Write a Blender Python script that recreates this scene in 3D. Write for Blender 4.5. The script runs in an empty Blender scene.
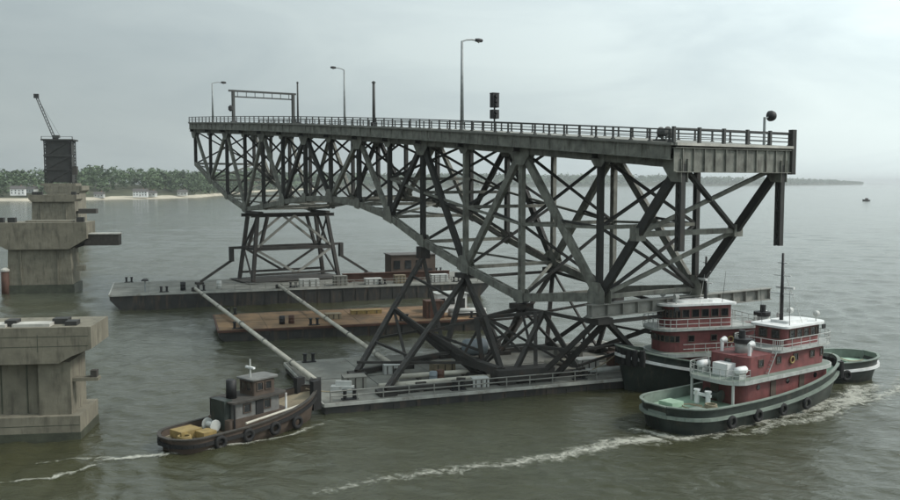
import bpy, math, random
import numpy as np
from mathutils import Vector, Matrix, noise as mnoise

R = math.radians
random.seed(7)
rng = np.random.default_rng(7)
scene = bpy.context.scene
COL = scene.collection

# ------------------------------------------------------------------ camera, sky, sun, exposure
EYE = 21.0
PITCH = math.atan(68.0 / 900.0)
cam_d = bpy.data.cameras.new("camera")
cam_d.lens = 36.0
cam_d.sensor_width = 36.0
cam_d.clip_start = 0.5
cam_d.clip_end = 60000.0
cam = bpy.data.objects.new("camera", cam_d)
COL.objects.link(cam)
cam.location = (0, 0, EYE)
cam.rotation_euler = (math.pi / 2 - PITCH, 0, 0)
scene.camera = cam

SUN_EL, SUN_AZ = 44.0, 92.0       # azimuth measured from +Y (into the picture) towards +X
world = bpy.data.worlds.new("World")
scene.world = world
world.use_nodes = True
wn, wl = world.node_tree.nodes, world.node_tree.links
wn.clear()
w_out = wn.new("ShaderNodeOutputWorld")
w_bg = wn.new("ShaderNodeBackground")
w_sky = wn.new("ShaderNodeTexSky")
w_sky.sky_type = 'NISHITA'
w_sky.sun_disc = False
w_sky.sun_elevation = R(SUN_EL)
w_sky.sun_rotation = R(SUN_AZ)
w_sky.air_density = 1.2
w_sky.dust_density = 4.0
w_tc = wn.new("ShaderNodeTexCoord")
w_map = wn.new("ShaderNodeMapping")
w_map.inputs["Scale"].default_value = (1.0, 1.0, 3.2)
w_n1 = wn.new("ShaderNodeTexNoise")
w_n1.inputs["Scale"].default_value = 3.2
w_n1.inputs["Detail"].default_value = 7
w_n1.inputs["Roughness"].default_value = 0.55
w_n1.inputs["Distortion"].default_value = 0.6
w_r1 = wn.new("ShaderNodeValToRGB")
w_r1.color_ramp.elements[0].position = 0.38
w_r1.color_ramp.elements[0].color = (6.15, 7.15, 7.35, 1)
w_r1.color_ramp.elements[1].position = 0.66
w_r1.color_ramp.elements[1].color = (7.55, 8.6, 8.6, 1)
w_mix = wn.new("ShaderNodeMixRGB")
w_mix.inputs["Fac"].default_value = 0.86
wl.new(w_tc.outputs["Generated"], w_map.inputs["Vector"])
wl.new(w_map.outputs["Vector"], w_n1.inputs["Vector"])
wl.new(w_n1.outputs["Fac"], w_r1.inputs["Fac"])
wl.new(w_sky.outputs["Color"], w_mix.inputs["Color1"])
wl.new(w_r1.outputs["Color"], w_mix.inputs["Color2"])
# hazy glow: the veiled sky brightens smoothly towards the sun's side and a little towards the horizon
w_dot = wn.new("ShaderNodeVectorMath")
w_dot.operation = 'DOT_PRODUCT'
w_dot.inputs[1].default_value = (math.sin(R(SUN_AZ)) * math.cos(R(SUN_EL)), math.cos(R(SUN_AZ)) * math.cos(R(SUN_EL)), math.sin(R(SUN_EL)))
wl.new(w_tc.outputs["Generated"], w_dot.inputs[0])
w_mr = wn.new("ShaderNodeMapRange")
w_mr.interpolation_type = 'SMOOTHSTEP'
w_mr.inputs["From Min"].default_value = -0.55
w_mr.inputs["From Max"].default_value = 1.0
w_mr.inputs["To Min"].default_value = 0.52
w_mr.inputs["To Max"].default_value = 1.62
wl.new(w_dot.outputs["Value"], w_mr.inputs["Value"])
w_mul = wn.new("ShaderNodeVectorMath")
w_mul.operation = 'SCALE'
wl.new(w_mix.outputs["Color"], w_mul.inputs[0])
wl.new(w_mr.outputs["Result"], w_mul.inputs["Scale"])
wl.new(w_mul.outputs["Vector"], w_bg.inputs["Color"])
w_bg.inputs["Strength"].default_value = 0.1
wl.new(w_bg.outputs["Background"], w_out.inputs["Surface"])

sun_d = bpy.data.lights.new("sun", 'SUN')
sun_d.energy = 2.2
sun_d.angle = R(12)
sun_d.color = (1.0, 0.96, 0.9)
sun = bpy.data.objects.new("sun", sun_d)
COL.objects.link(sun)
sdir = Vector((math.sin(R(SUN_AZ)) * math.cos(R(SUN_EL)), math.cos(R(SUN_AZ)) * math.cos(R(SUN_EL)), math.sin(R(SUN_EL))))
sun.rotation_euler = (-sdir).to_track_quat('-Z', 'Y').to_euler()

vs = scene.view_settings
vs.view_transform = 'Standard'
vs.look = 'None'
vs.exposure = 0.14
vs.gamma = 1.0
vs.use_curve_mapping = False


# ------------------------------------------------------------------ materials
def mat(name, col, rough=0.7, metal=0.0, var=0.25, scale=1.0, rust=0.0, rust_col=(0.10, 0.045, 0.022),
        streak=0.0, bump=0.0, bump_scale=8.0, coat=0.0):
    m = bpy.data.materials.new(name)
    m.use_nodes = True
    nt = m.node_tree
    n, l = nt.nodes, nt.links
    b = n["Principled BSDF"]
    tc = n.new("ShaderNodeTexCoord")
    nz = n.new("ShaderNodeTexNoise")
    nz.inputs["Scale"].default_value = scale
    nz.inputs["Detail"].default_value = 6
    nz.inputs["Roughness"].default_value = 0.6
    l.new(tc.outputs["Object"], nz.inputs["Vector"])
    rp = n.new("ShaderNodeValToRGB")
    rp.color_ramp.elements[0].position = 0.3
    rp.color_ramp.elements[1].position = 0.72
    rp.color_ramp.elements[0].color = tuple(c * (1 - var) for c in col) + (1,)
    rp.color_ramp.elements[1].color = tuple(min(1, c * (1 + var)) for c in col) + (1,)
    l.new(nz.outputs["Fac"], rp.inputs["Fac"])
    out = rp.outputs["Color"]
    if rust > 0 or streak > 0:
        mp = n.new("ShaderNodeMapping")
        mp.inputs["Scale"].default_value = (1.6, 1.6, 0.28) if streak > 0 else (1, 1, 1)
        mp.inputs["Location"].default_value = (3.1, 7.7, 1.3)
        l.new(tc.outputs["Object"], mp.inputs["Vector"])
        n2 = n.new("ShaderNodeTexNoise")
        n2.inputs["Scale"].default_value = scale * 1.7
        n2.inputs["Detail"].default_value = 8
        n2.inputs["Roughness"].default_value = 0.65
        l.new(mp.outputs["Vector"], n2.inputs["Vector"])
        r2 = n.new("ShaderNodeValToRGB")
        a = max(rust, streak)
        r2.color_ramp.elements[0].position = 0.66 - 0.26 * a
        r2.color_ramp.elements[0].color = (0, 0, 0, 1)
        r2.color_ramp.elements[1].position = 0.80 - 0.16 * a
        r2.color_ramp.elements[1].color = (0.85, 0.85, 0.85, 1)
        l.new(n2.outputs["Fac"], r2.inputs["Fac"])
        mx = n.new("ShaderNodeMixRGB")
        mx.inputs["Color2"].default_value = tuple(rust_col) + (1,)
        l.new(r2.outputs["Color"], mx.inputs["Fac"])
        l.new(out, mx.inputs["Color1"])
        out = mx.outputs["Color"]
    l.new(out, b.inputs["Base Color"])
    b.inputs["Roughness"].default_value = rough
    b.inputs["Metallic"].default_value = metal
    if coat:
        b.inputs["Coat Weight"].default_value = coat
    if bump > 0:
        n3 = n.new("ShaderNodeTexNoise")
        n3.inputs["Scale"].default_value = bump_scale
        n3.inputs["Detail"].default_value = 5
        l.new(tc.outputs["Object"], n3.inputs["Vector"])
        bp = n.new("ShaderNodeBump")
        bp.inputs["Strength"].default_value = bump
        bp.inputs["Distance"].default_value = 0.05
        l.new(n3.outputs["Fac"], bp.inputs["Height"])
        l.new(bp.outputs["Normal"], b.inputs["Normal"])
    return m


M = {}
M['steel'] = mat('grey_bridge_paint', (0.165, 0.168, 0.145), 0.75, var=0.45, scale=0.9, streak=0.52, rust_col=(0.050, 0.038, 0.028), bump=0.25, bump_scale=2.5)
M['steel_shade_dark'] = mat('shaded_and_dark_steel', (0.026, 0.026, 0.024), 0.75, var=0.35, scale=0.7, rust=0.25, rust_col=(0.05, 0.03, 0.02))  # bridge paint with shade put into its colour for dim members; also plain dark steel
M['deck_conc'] = mat('deck_concrete', (0.20, 0.20, 0.18), 0.9, scale=0.6, streak=0.25, rust_col=(0.09, 0.085, 0.07))
M['rail'] = mat('railing_paint', (0.05, 0.052, 0.05), 0.7, scale=2)
M['alu'] = mat('galvanised_pole', (0.26, 0.28, 0.28), 0.55, metal=0.2, scale=2)
M['black'] = mat('black_paint', (0.012, 0.012, 0.013), 0.6, scale=2)
M['lens'] = mat('lamp_glass', (0.3, 0.3, 0.28), 0.2, scale=4)
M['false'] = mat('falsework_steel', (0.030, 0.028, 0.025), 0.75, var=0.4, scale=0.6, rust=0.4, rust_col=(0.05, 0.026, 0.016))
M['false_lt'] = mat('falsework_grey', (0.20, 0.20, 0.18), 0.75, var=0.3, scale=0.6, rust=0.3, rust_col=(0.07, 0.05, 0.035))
M['pipe'] = mat('pale_pipe', (0.40, 0.38, 0.32), 0.6, var=0.25, scale=0.7, rust=0.25, rust_col=(0.16, 0.11, 0.07))
M['conc'] = mat('pier_concrete', (0.165, 0.152, 0.115), 0.9, var=0.25, scale=0.6, streak=0.60, rust_col=(0.066, 0.060, 0.045), bump=0.35, bump_scale=3)
M['conc_lt'] = mat('pale_concrete', (0.42, 0.41, 0.37), 0.9, var=0.25, scale=0.8, streak=0.3, rust_col=(0.2, 0.18, 0.15))
M['conc_wet'] = mat('tide_stained_concrete', (0.050, 0.054, 0.036), 0.6, var=0.4, scale=0.9, bump=0.4, bump_scale=4)
M['timber'] = mat('dark_timber', (0.045, 0.04, 0.034), 0.85, var=0.4, scale=2, bump=0.4)
M['barge_hull'] = mat('barge_hull_black', (0.024, 0.024, 0.022), 0.65, var=0.5, scale=0.5, streak=0.6, rust_col=(0.085, 0.058, 0.038), bump=0.5, bump_scale=0.7)
M['barge_deck'] = mat('barge_deck_grey', (0.16, 0.16, 0.14), 0.85, var=0.4, scale=0.35, rust=0.45, rust_col=(0.085, 0.07, 0.05), bump=0.2)
M['rust_deck'] = mat('rusty_barge_deck', (0.185, 0.112, 0.056), 0.9, var=0.5, scale=0.25, rust=0.62, rust_col=(0.065, 0.05, 0.034), bump=0.2)
M['rub'] = mat('barge_edge_steel', (0.33, 0.33, 0.30), 0.7, var=0.35, scale=0.6, rust=0.4, rust_col=(0.12, 0.09, 0.06))
M['brown'] = mat('brown_cabin', (0.075, 0.055, 0.042), 0.8, var=0.3, scale=0.7)
M['redbrown'] = mat('red_lead_steel', (0.075, 0.036, 0.024), 0.8, var=0.3, scale=0.8, rust=0.3)
M['white'] = mat('white_paint', (0.68, 0.69, 0.68), 0.55, var=0.12, scale=1.0, streak=0.28, rust_col=(0.38, 0.32, 0.26))
M['offwhite'] = mat('weathered_white', (0.42, 0.43, 0.41), 0.6, var=0.15, scale=0.9, rust=0.2, rust_col=(0.2, 0.16, 0.12))
M['grimy'] = mat('grimy_grey_paint', (0.135, 0.135, 0.128), 0.7, var=0.35, scale=1.2, streak=0.45, rust_col=(0.09, 0.08, 0.065))
M['glass'] = mat('dark_glass', (0.012, 0.014, 0.016), 0.08, var=0.1, coat=0.5)
M['maroon'] = mat('maroon_paint', (0.155, 0.045, 0.044), 0.65, var=0.32, scale=1.1, streak=0.42, rust_col=(0.085, 0.034, 0.030), bump=0.2, bump_scale=1.2)
M['hullgreen'] = mat('tug_hull_paint', (0.022, 0.030, 0.026), 0.5, var=0.4, scale=0.8, streak=0.5, rust_col=(0.075, 0.062, 0.048), bump=0.3, bump_scale=0.9)
M['bulwark'] = mat('bulwark_grey_green', (0.17, 0.205, 0.175), 0.65, var=0.25, scale=0.9, rust=0.2, rust_col=(0.10, 0.09, 0.07))
M['deckgreen'] = mat('green_deck_paint', (0.28, 0.40, 0.30), 0.75, var=0.25, scale=0.6, rust=0.2, rust_col=(0.10, 0.12, 0.085))
M['greytrim'] = mat('pale_grey_trim', (0.36, 0.38, 0.36), 0.6, var=0.25, scale=1.3, streak=0.35, rust_col=(0.18, 0.15, 0.12))
M['tyre'] = mat('rubber', (0.012, 0.012, 0.012), 0.85, scale=3)
M['yellow'] = mat('ochre_paint', (0.23, 0.165, 0.06), 0.7, var=0.3, scale=1.5, rust=0.2)
M['tan'] = mat('tan_deck', (0.20, 0.165, 0.11), 0.85, var=0.3, scale=0.8, rust=0.25)
M['bluegrey'] = mat('blue_grey_tank', (0.17, 0.20, 0.22), 0.6, scale=1)
M['rope'] = mat('rope', (0.22, 0.19, 0.13), 0.95, scale=6)
M['leaf'] = mat('distant_foliage', (0.080, 0.118, 0.058), 0.9, var=0.5, scale=0.03)
M['bluff'] = mat('bluff_soil', (0.060, 0.066, 0.036), 0.95, var=0.4, scale=0.02, rust=0.25, rust_col=(0.15, 0.125, 0.085))
M['sand'] = mat('beach_sand', (0.42, 0.38, 0.30), 0.95, var=0.2, scale=0.05)
M['roof'] = mat('grey_shingle', (0.09, 0.085, 0.08), 0.9, scale=1)
M['brick'] = mat('pale_brick', (0.30, 0.17, 0.12), 0.9, scale=1)


# ------------------------------------------------------------------ mesh helpers
class MB:
    def __init__(self):
        self.v, self.f = [], []

    def add(self, vs_, fs_):
        o = len(self.v)
        self.v.extend(tuple(p) for p in vs_)
        self.f.extend(tuple(i + o for i in f) for f in fs_)
        return self

    def box(self, c, s, rz=0.0):
        x, y, z = s[0] / 2, s[1] / 2, s[2] / 2
        ca, sa = math.cos(rz), math.sin(rz)
        P = []
        for dz in (-z, z):
            for dx, dy in ((-x, -y), (x, -y), (x, y), (-x, y)):
                P.append((c[0] + dx * ca - dy * sa, c[1] + dx * sa + dy * ca, c[2] + dz))
        return self.add(P, [(3, 2, 1, 0), (4, 5, 6, 7), (0, 1, 5, 4), (1, 2, 6, 5), (2, 3, 7, 6), (3, 0, 4, 7)])

    def frame(self, p, q, ref=None):
        p, q = Vector(p), Vector(q)
        d = (q - p)
        L = d.length
        d = d.normalized()
        r = Vector(ref) if ref is not None else Vector((0, 0, 1))
        if abs(d.dot(r)) > 0.985:
            r = Vector((1, 0, 0)) if abs(d.x) < 0.9 else Vector((0, 1, 0))
        s = d.cross(r).normalized()
        u = s.cross(d).normalized()
        return p, q, d, s, u, L

    def beam(self, p, q, w, h, ref=None, w2=None, h2=None):
        p, q, d, s, u, L = self.frame(p, q, ref)
        w2 = w if w2 is None else w2
        h2 = h if h2 is None else h2
        P = []
        for o, a, b in ((p, w / 2, h / 2), (q, w2 / 2, h2 / 2)):
            P += [o - s * a - u * b, o + s * a - u * b, o + s * a + u * b, o - s * a + u * b]
        return self.add(P, [(3, 2, 1, 0), (4, 5, 6, 7), (0, 1, 5, 4), (1, 2, 6, 5), (2, 3, 7, 6), (3, 0, 4, 7)])

    def ibeam(self, p, q, w, h, t=0.06, ref=None):
        p, q, d, s, u, L = self.frame(p, q, ref)
        self.beam(p, q, t, h - 2 * t, ref)
        self.beam(p + u * (h / 2 - t / 2), q + u * (h / 2 - t / 2), w, t, ref)
        self.beam(p - u * (h / 2 - t / 2), q - u * (h / 2 - t / 2), w, t, ref)
        return self

    def laced(self, p, q, w, h, ref=None, t=0.07, pitch=None, bar=0.10, flange=0.16):
        """two channels (+-w/2 along side) tied by lacing on both open faces"""
        p, q, d, s, u, L = self.frame(p, q, ref)
        for sg in (-1, 1):
            o = s * (sg * (w / 2 - t / 2))
            self.beam(p + o, q + o, t, h, ref)
            for ug in (-1, 1):
                o2 = s * (sg * (w / 2 - t - flange / 2)) + u * (ug * (h / 2 - t / 2))
                self.beam(p + o2, q + o2, flange, t, ref)
        pitch = pitch or max(0.75, w * 1.0)
        n = max(2, int(L / pitch))
        for ug in (-1, 1):
            off = u * (ug * (h / 2 + 0.012))
            for i in range(n):
                a = p + d * (L * i / n) + s * ((w / 2 - 0.08) * (1 if i % 2 else -1)) + off
                b = p + d * (L * (i + 1) / n) + s * ((w / 2 - 0.08) * (-1 if i % 2 else 1)) + off
                self.beam(a, b, bar, 0.02, tuple(u))
        return self

    def tube(self, p, q, r0, r1=None, n=8, cap=True, ref=None):
        r1 = r0 if r1 is None else r1
        p, q, d, s, u, L = self.frame(p, q, ref)
        P = []
        for o, r in ((p, r0), (q, r1)):
            for i in range(n):
                a = 2 * math.pi * i / n
                P.append(o + s * (r * math.cos(a)) + u * (r * math.sin(a)))
        F = [(i, (i + 1) % n, n + (i + 1) % n, n + i) for i in range(n)]
        if cap:
            F += [tuple(range(n - 1, -1, -1)), tuple(range(n, 2 * n))]
        return self.add(P, F)

    def path(self, pts, r, n=6):
        for a, b in zip(pts[:-1], pts[1:]):
            self.tube(a, b, r, r, n)
        return self

    def prism(self, poly, z0, z1):
        n = len(poly)
        P = [(x, y, z0) for x, y in poly] + [(x, y, z1) for x, y in poly]
        F = [(i, (i + 1) % n, n + (i + 1) % n, n + i) for i in range(n)]
        F += [tuple(range(n - 1, -1, -1)), tuple(range(n, 2 * n))]
        return self.add(P, F)

    def plate(self, pts, thick):
        """flat polygon in 3D, thickened both ways"""
        pts = [Vector(p) for p in pts]
        nrm = (pts[1] - pts[0]).cross(pts[2] - pts[0]).normalized() * (thick / 2)
        n = len(pts)
        P = [p - nrm for p in pts] + [p + nrm for p in pts]
        F = [(i, (i + 1) % n, n + (i + 1) % n, n + i) for i in range(n)]
        F += [tuple(range(n - 1, -1, -1)), tuple(range(n, 2 * n))]
        return self.add(P, F)

    def lathe(self, prof, c=(0, 0, 0), n=14, axis='z'):
        P, F = [], []
        for r, z in prof:
            for i in range(n):
                a = 2 * math.pi * i / n
                x, y = r * math.cos(a), r * math.sin(a)
                if axis == 'z':
                    P.append((c[0] + x, c[1] + y, c[2] + z))
                elif axis == 'y':
                    P.append((c[0] + x, c[1] + z, c[2] + y))
                else:
                    P.append((c[0] + z, c[1] + x, c[2] + y))
        for k in range(len(prof) - 1):
            for i in range(n):
                F.append((k * n + i, k * n + (i + 1) % n, (k + 1) * n + (i + 1) % n, (k + 1) * n + i))
        F += [tuple(range(n - 1, -1, -1)), tuple(range((len(prof) - 1) * n, len(prof) * n))]
        return self.add(P, F)

    def torus(self, c, R0, r, axis='y', n=16, k=7):
        P, F = [], []
        for i in range(n):
            a = 2 * math.pi * i / n
            for j in range(k):
                b = 2 * math.pi * j / k
                rr = R0 + r * math.cos(b)
                x, y, z = rr * math.cos(a), rr * math.sin(a), r * math.sin(b)
                if axis == 'z':
                    P.append((c[0] + x, c[1] + y, c[2] + z))
                elif axis == 'y':
                    P.append((c[0] + x, c[1] + z, c[2] + y))
                else:
                    P.append((c[0] + z, c[1] + x, c[2] + y))
        for i in range(n):
            for j in range(k):
                F.append((i * k + j, ((i + 1) % n) * k + j, ((i + 1) % n) * k + (j + 1) % k, i * k + (j + 1) % k))
        return self.add(P, F)

    def build(self, name, material, parent=None, smooth=False, loc=None):
        me = bpy.data.meshes.new(name)
        me.from_pydata([tuple(p) for p in self.v], [], self.f)
        me.update()
        import bmesh
        bm = bmesh.new()
        bm.from_mesh(me)
        bmesh.ops.recalc_face_normals(bm, faces=bm.faces)
        bm.to_mesh(me)
        bm.free()
        if smooth:
            for p in me.polygons:
                p.use_smooth = True
        me.materials.append(M[material] if isinstance(material, str) else material)
        o = bpy.data.objects.new(name, me)
        COL.objects.link(o)
        if parent is not None:
            o.parent = parent
        if loc is not None:
            o.location = loc
        return o


def share(src, name, parent, loc, rz=0.0, scale=None):
    o = bpy.data.objects.new(name, src.data)
    COL.objects.link(o)
    o.parent = parent
    o.location = loc
    o.rotation_euler = (0, 0, rz)
    if scale:
        o.scale = scale
    return o


def tag(o, label=None, cat=None, group=None, kind=None):
    if label:
        o["label"] = label
    if cat:
        o["category"] = cat
    if group:
        o["group"] = group
    if kind:
        o["kind"] = kind
    return o


def empty(name, loc=(0, 0, 0), rz=0.0, label=None, cat=None, group=None):
    o = bpy.data.objects.new(name, None)
    o.empty_display_size = 0.5
    COL.objects.link(o)
    o.location = loc
    o.rotation_euler = (0, 0, rz)
    return tag(o, label, cat, group)


# ------------------------------------------------------------------ the river
WK = []
wr = random.Random(3)
for i in range(46):
    lam = 0.8 * (1.07 ** i)
    th = R(62) + wr.gauss(0, 0.55)
    k = 2 * math.pi / lam
    WK.append((k * math.cos(th), k * math.sin(th), wr.uniform(0, 6.28), 0.0185 * lam ** 0.22))


def wave(x, y):
    x = np.asarray(x, float)
    y = np.asarray(y, float)
    d = np.hypot(x, y)
    z = np.zeros_like(x)
    for kx, ky, ph, a in WK:
        lam = 2 * math.pi / math.hypot(kx, ky)
        fade = np.clip((lam * 80.0 - d) / (lam * 55.0), 0, 1)
        z += a * fade * np.sin(kx * x + ky * y + ph)
    gust = 0.55 + 0.45 * np.sin(x * 0.043 + 1.1 * np.sin(y * 0.031)) * np.sin(y * 0.052 + 0.8 * np.sin(x * 0.027 + 2))
    lee = 1.0 - 0.55 * np.exp(-(((x - 4) / 22.0) ** 2 + ((y - 82) / 14.0) ** 2))     # calmer water beside the moored barge
    return z * (0.5 + 0.5 * gust) * lee


def wz(x, y):
    return float(wave(np.array([x]), np.array([y]))[0])


def make_river():
    ang = np.concatenate([np.linspace(-46, 46, 560), np.linspace(46, 314, 70)[1:-1]])
    ang = np.radians(90 - ang)
    rad = np.concatenate([[4, 12, 22, 32], np.geomspace(40, 420, 470), np.geomspace(424, 1600, 130), np.geomspace(1640, 24000, 40)])
    A, Rr = np.meshgrid(ang, rad)
    X = Rr * np.cos(A)
    Y = Rr * np.sin(A)
    Z = wave(X, Y)
    na, nr = len(ang), len(rad)
    V = np.stack([X, Y, Z], -1).reshape(-1, 3)
    V = np.vstack([V, [[0, 0, 0]]])
    i = np.arange(nr - 1)[:, None] * na
    j = np.arange(na)[None, :]
    jn = (j + 1) % na
    F = np.stack([i + j, i + na + j, i + na + jn, i + jn], -1).reshape(-1, 4)
    ctr = len(V) - 1
    T = np.stack([np.full(na, ctr), np.arange(na), (np.arange(na) + 1) % na], -1)
    me = bpy.data.meshes.new("river")
    nl = F.size + T.size
    me.vertices.add(len(V))
    me.vertices.foreach_set("co", V.ravel())
    me.loops.add(nl)
    me.loops.foreach_set("vertex_index", np.concatenate([F.ravel(), T.ravel()]))
    me.polygons.add(len(F) + len(T))
    st = np.concatenate([np.arange(len(F)) * 4, F.size + np.arange(len(T)) * 3])
    me.polygons.foreach_set("loop_start", st)
    me.polygons.foreach_set("use_smooth", np.ones(len(F) + len(T), bool))
    me.update(calc_edges=True)
    me.validate()
    if sum(p.normal.z for p in list(me.polygons)[1000:1010]) < 0:
        me.flip_normals()
    m = bpy.data.materials.new("river_water")
    m.use_nodes = True
    n, l = m.node_tree.nodes, m.node_tree.links
    b = n["Principled BSDF"]
    tc = n.new("ShaderNodeTexCoord")
    nz = n.new("ShaderNodeTexNoise")
    nz.inputs["Scale"].default_value = 0.022
    nz.inputs["Detail"].default_value = 5
    l.new(tc.outputs["Object"], nz.inputs["Vector"])
    rp = n.new("ShaderNodeValToRGB")
    rp.color_ramp.elements[0].position = 0.35
    rp.color_ramp.elements[1].position = 0.68
    rp.color_ramp.elements[0].color = (0.036, 0.035, 0.014, 1)
    rp.color_ramp.elements[1].color = (0.066, 0.072, 0.052, 1)
    l.new(nz.outputs["Fac"], rp.inputs["Fac"])
    l.new(rp.outputs["Color"], b.inputs["Base Color"])
    b.inputs["Roughness"].default_value = 0.10
    b.inputs["IOR"].default_value = 1.333
    mp = n.new("ShaderNodeMapping")
    mp.inputs["Rotation"].default_value = (0, 0, R(28))
    mp.inputs["Scale"].default_value = (0.6, 1.0, 1.0)
    l.new(tc.outputs["Object"], mp.inputs["Vector"])
    n1 = n.new("ShaderNodeTexNoise")
    n1.inputs["Scale"].default_value = 1.15
    n1.inputs["Detail"].default_value = 5
    n1.inputs["Roughness"].default_value = 0.6
    n1.inputs["Distortion"].default_value = 0.5
    l.new(mp.outputs["Vector"], n1.inputs["Vector"])
    n2 = n.new("ShaderNodeTexNoise")
    n2.inputs["Scale"].default_value = 0.16
    n2.inputs["Detail"].default_value = 4
    l.new(mp.outputs["Vector"], n2.inputs["Vector"])
    b1 = n.new("ShaderNodeBump")
    b1.inputs["Strength"].default_value = 0.75
    b1.inputs["Distance"].default_value = 0.22
    l.new(n1.outputs["Fac"], b1.inputs["Height"])
    b2 = n.new("ShaderNodeBump")
    b2.inputs["Strength"].default_value = 0.20
    b2.inputs["Distance"].default_value = 0.9
    l.new(n2.outputs["Fac"], b2.inputs["Height"])
    l.new(b1.outputs["Normal"], b2.inputs["Normal"])
    l.new(b2.outputs["Normal"], b.inputs["Normal"])
    me.materials.append(m)
    o = bpy.data.objects.new("river", me)
    COL.objects.link(o)
    return tag(o, "wide grey-green rippled river", kind="structure")


make_river()


# ------------------------------------------------------------------ far shores
def px_dir(px, d):
    """plan position on the bearing of picture column px at distance d along Y"""
    return ((px - 450) / 900.0 * d, d)


# near bluff on the left, receding to the right into the long low far shore
SHORE = [(-170, 930), (-90, 960), (-30, 985), (30, 1010), (90, 1060), (150, 1120), (200, 1230), (222, 1420),
         (250, 1800), (290, 2300), (340, 2900), (400, 3500), (470, 4000), (560, 4400), (660, 4800), (760, 5400), (830, 6200), (862, 7000)]


def hill_h(px):
    pts = [(-170, 40), (-30, 37), (20, 34), (60, 37), (100, 41), (130, 38), (170, 37), (205, 34), (250, 42), (340, 48), (470, 58), (660, 54), (760, 46), (830, 34), (862, 20)]
    return float(np.interp(px, [p[0] for p in pts], [p[1] for p in pts]))


def make_shore():
    pxs, pts = [], []
    for (a, da), (b, db) in zip(SHORE[:-1], SHORE[1:]):
        for t in np.linspace(0, 1, 9)[:-1]:
            pxs.append(a + (b - a) * t)
            pts.append(px_dir(a + (b - a) * t, da + (db - da) * t))
    pxs.append(SHORE[-1][0])
    pts.append(px_dir(*SHORE[-1]))
    n = len(pts)
    prof = [(-30, -1.0), (0, -0.05), (10, 0.9), (22, 1.6), (34, 3.5), (62, 0.42), (100, 0.8), (170, 1.0), (420, 1.05)]
    V, F = [], []
    for i, (px, (x, y)) in enumerate(zip(pxs, pts)):
        v = Vector((x, y, 0))
        out = v.normalized()
        j = 10 * mnoise.noise(Vector((i * 0.23, 1.7, 0)))
        k = 1.0 if y < 1500 else min(2.5, y / 1500)
        H = hill_h(px) * 0.42
        for q, (dd, hh) in enumerate(prof):
            z = hh if q < 5 else max(3.5, hh * H * (1 + 0.25 * mnoise.noise(Vector((i * 0.11, q * 0.7, 4)))))
            p = v + out * (dd * k + j * k)
            V.append((p.x, p.y, z))
    m = len(prof)
    for i in range(n - 1):
        for q in range(m - 1):
            F.append((i * m + q, (i + 1) * m + q, (i + 1) * m + q + 1, i * m + q + 1))
    o = MB().add(V, F).build("terrain", "bluff", smooth=True)
    tag(o, "low wooded bluff along the far shore", kind="structure")
    # beach
    V, F = [], []
    for i, (px, (x, y)) in enumerate(zip(pxs, pts)):
        if y > 2600:
            break
        v = Vector((x, y, 0))
        out = v.normalized()
        j = 10 * mnoise.noise(Vector((i * 0.23, 1.7, 0)))
        k = 1.0 if y < 1500 else min(2.5, y / 1500)
        wv = 8 + 16 * max(0.0, mnoise.noise(Vector((i * 0.19, 9, 0))) + 0.35) + (22 if 110 < px < 215 else 0)
        for dd, zz in ((-8, -0.5), (2, 0.6), (wv * 0.5, 1.7), (wv, 2.6 + wv * 0.03)):
            p = v + out * (dd * k + j * k)
            V.append((p.x, p.y, zz))
    n2 = len(V) // 4
    for i in range(n2 - 1):
        for q in range(3):
            F.append((i * 4 + q, (i + 1) * 4 + q, (i + 1) * 4 + q + 1, i * 4 + q + 1))
    o = MB().add(V, F).build("beach", "sand", smooth=True)
    tag(o, "narrow pale sand beach below the wooded bluff", kind="structure")

    # woods: crowns of many small leaf-clump faces on the bluff
    tr = np.random.default_rng(11)
    TV, TF = [], []

    def crown(cx, cy, z0, rx, hz, nq, sz):
        a = tr.uniform(0, 6.283, nq)
        u = tr.uniform(-0.9, 1, nq)
        rr = rx * np.sqrt(np.clip(1 - u * u, 0.05, 1)) * tr.uniform(0.55, 1.08, nq)
        px_ = cx + rr * np.cos(a)
        py_ = cy + rr * np.sin(a)
        pz_ = z0 + hz * 0.5 * (1 + u * tr.uniform(0.75, 1.1, nq))
        for i in range(nq):
            b = tr.normal(size=(3, 3)) * sz
            o = len(TV)
            for q in range(3):
                TV.append((px_[i] + b[q, 0], py_[i] + b[q, 1], pz_[i] + b[q, 2] * 0.8))
            TF.append((o, o + 1, o + 2))

    for i in range(len(pts) - 1):
        x0, y0 = pts[i]
        x1, y1 = pts[i + 1]
        L = math.hypot(x1 - x0, y1 - y0)
        y = (y0 + y1) / 2
        near = y < 1700
        k = 1.0 if y < 1500 else min(2.5, y / 1500)
        cnt = int(L / (1.7 if near else 7.0)) + 1
        for c in range(cnt):
            t = tr.uniform(0, 1)
            x, yy = x0 + (x1 - x0) * t, y0 + (y1 - y0) * t
            out = Vector((x, yy, 0)).normalized()
            px = pxs[i] + (pxs[i + 1] - pxs[i]) * t
            dd = tr.uniform(26, 190) * k
            lowgap = 110 < px < 205 and dd < 60
            if lowgap and tr.uniform() < 0.8:
                continue
            H = hill_h(px)
            ground = 3 + 0.44 * H * min(1, max(0, dd / k - 20) / 90)
            hz = (7 + 0.36 * H * tr.uniform(0.6, 1.15)) * (1.0 if near else 1.15)
            if not near:
                hz = max(10, (H * 0.62) * tr.uniform(0.75, 1.1))
            rx = hz * tr.uniform(0.35, 0.55) * (1 if near else 1.6)
            crown(x + out.x * dd, yy + out.y * dd, ground * 0.9, rx, hz, 70 if near else 26, (1.5 if near else 3.2) * hz / 16)
    me = bpy.data.meshes.new("woods")
    me.from_pydata(TV, [], TF)
    me.update()
    me.materials.append(M['leaf'])
    o = bpy.data.objects.new("woods", me)
    COL.objects.link(o)
    tag(o, "dark green woods massed along the far shore", "woods", kind="stuff")


make_shore()


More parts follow.
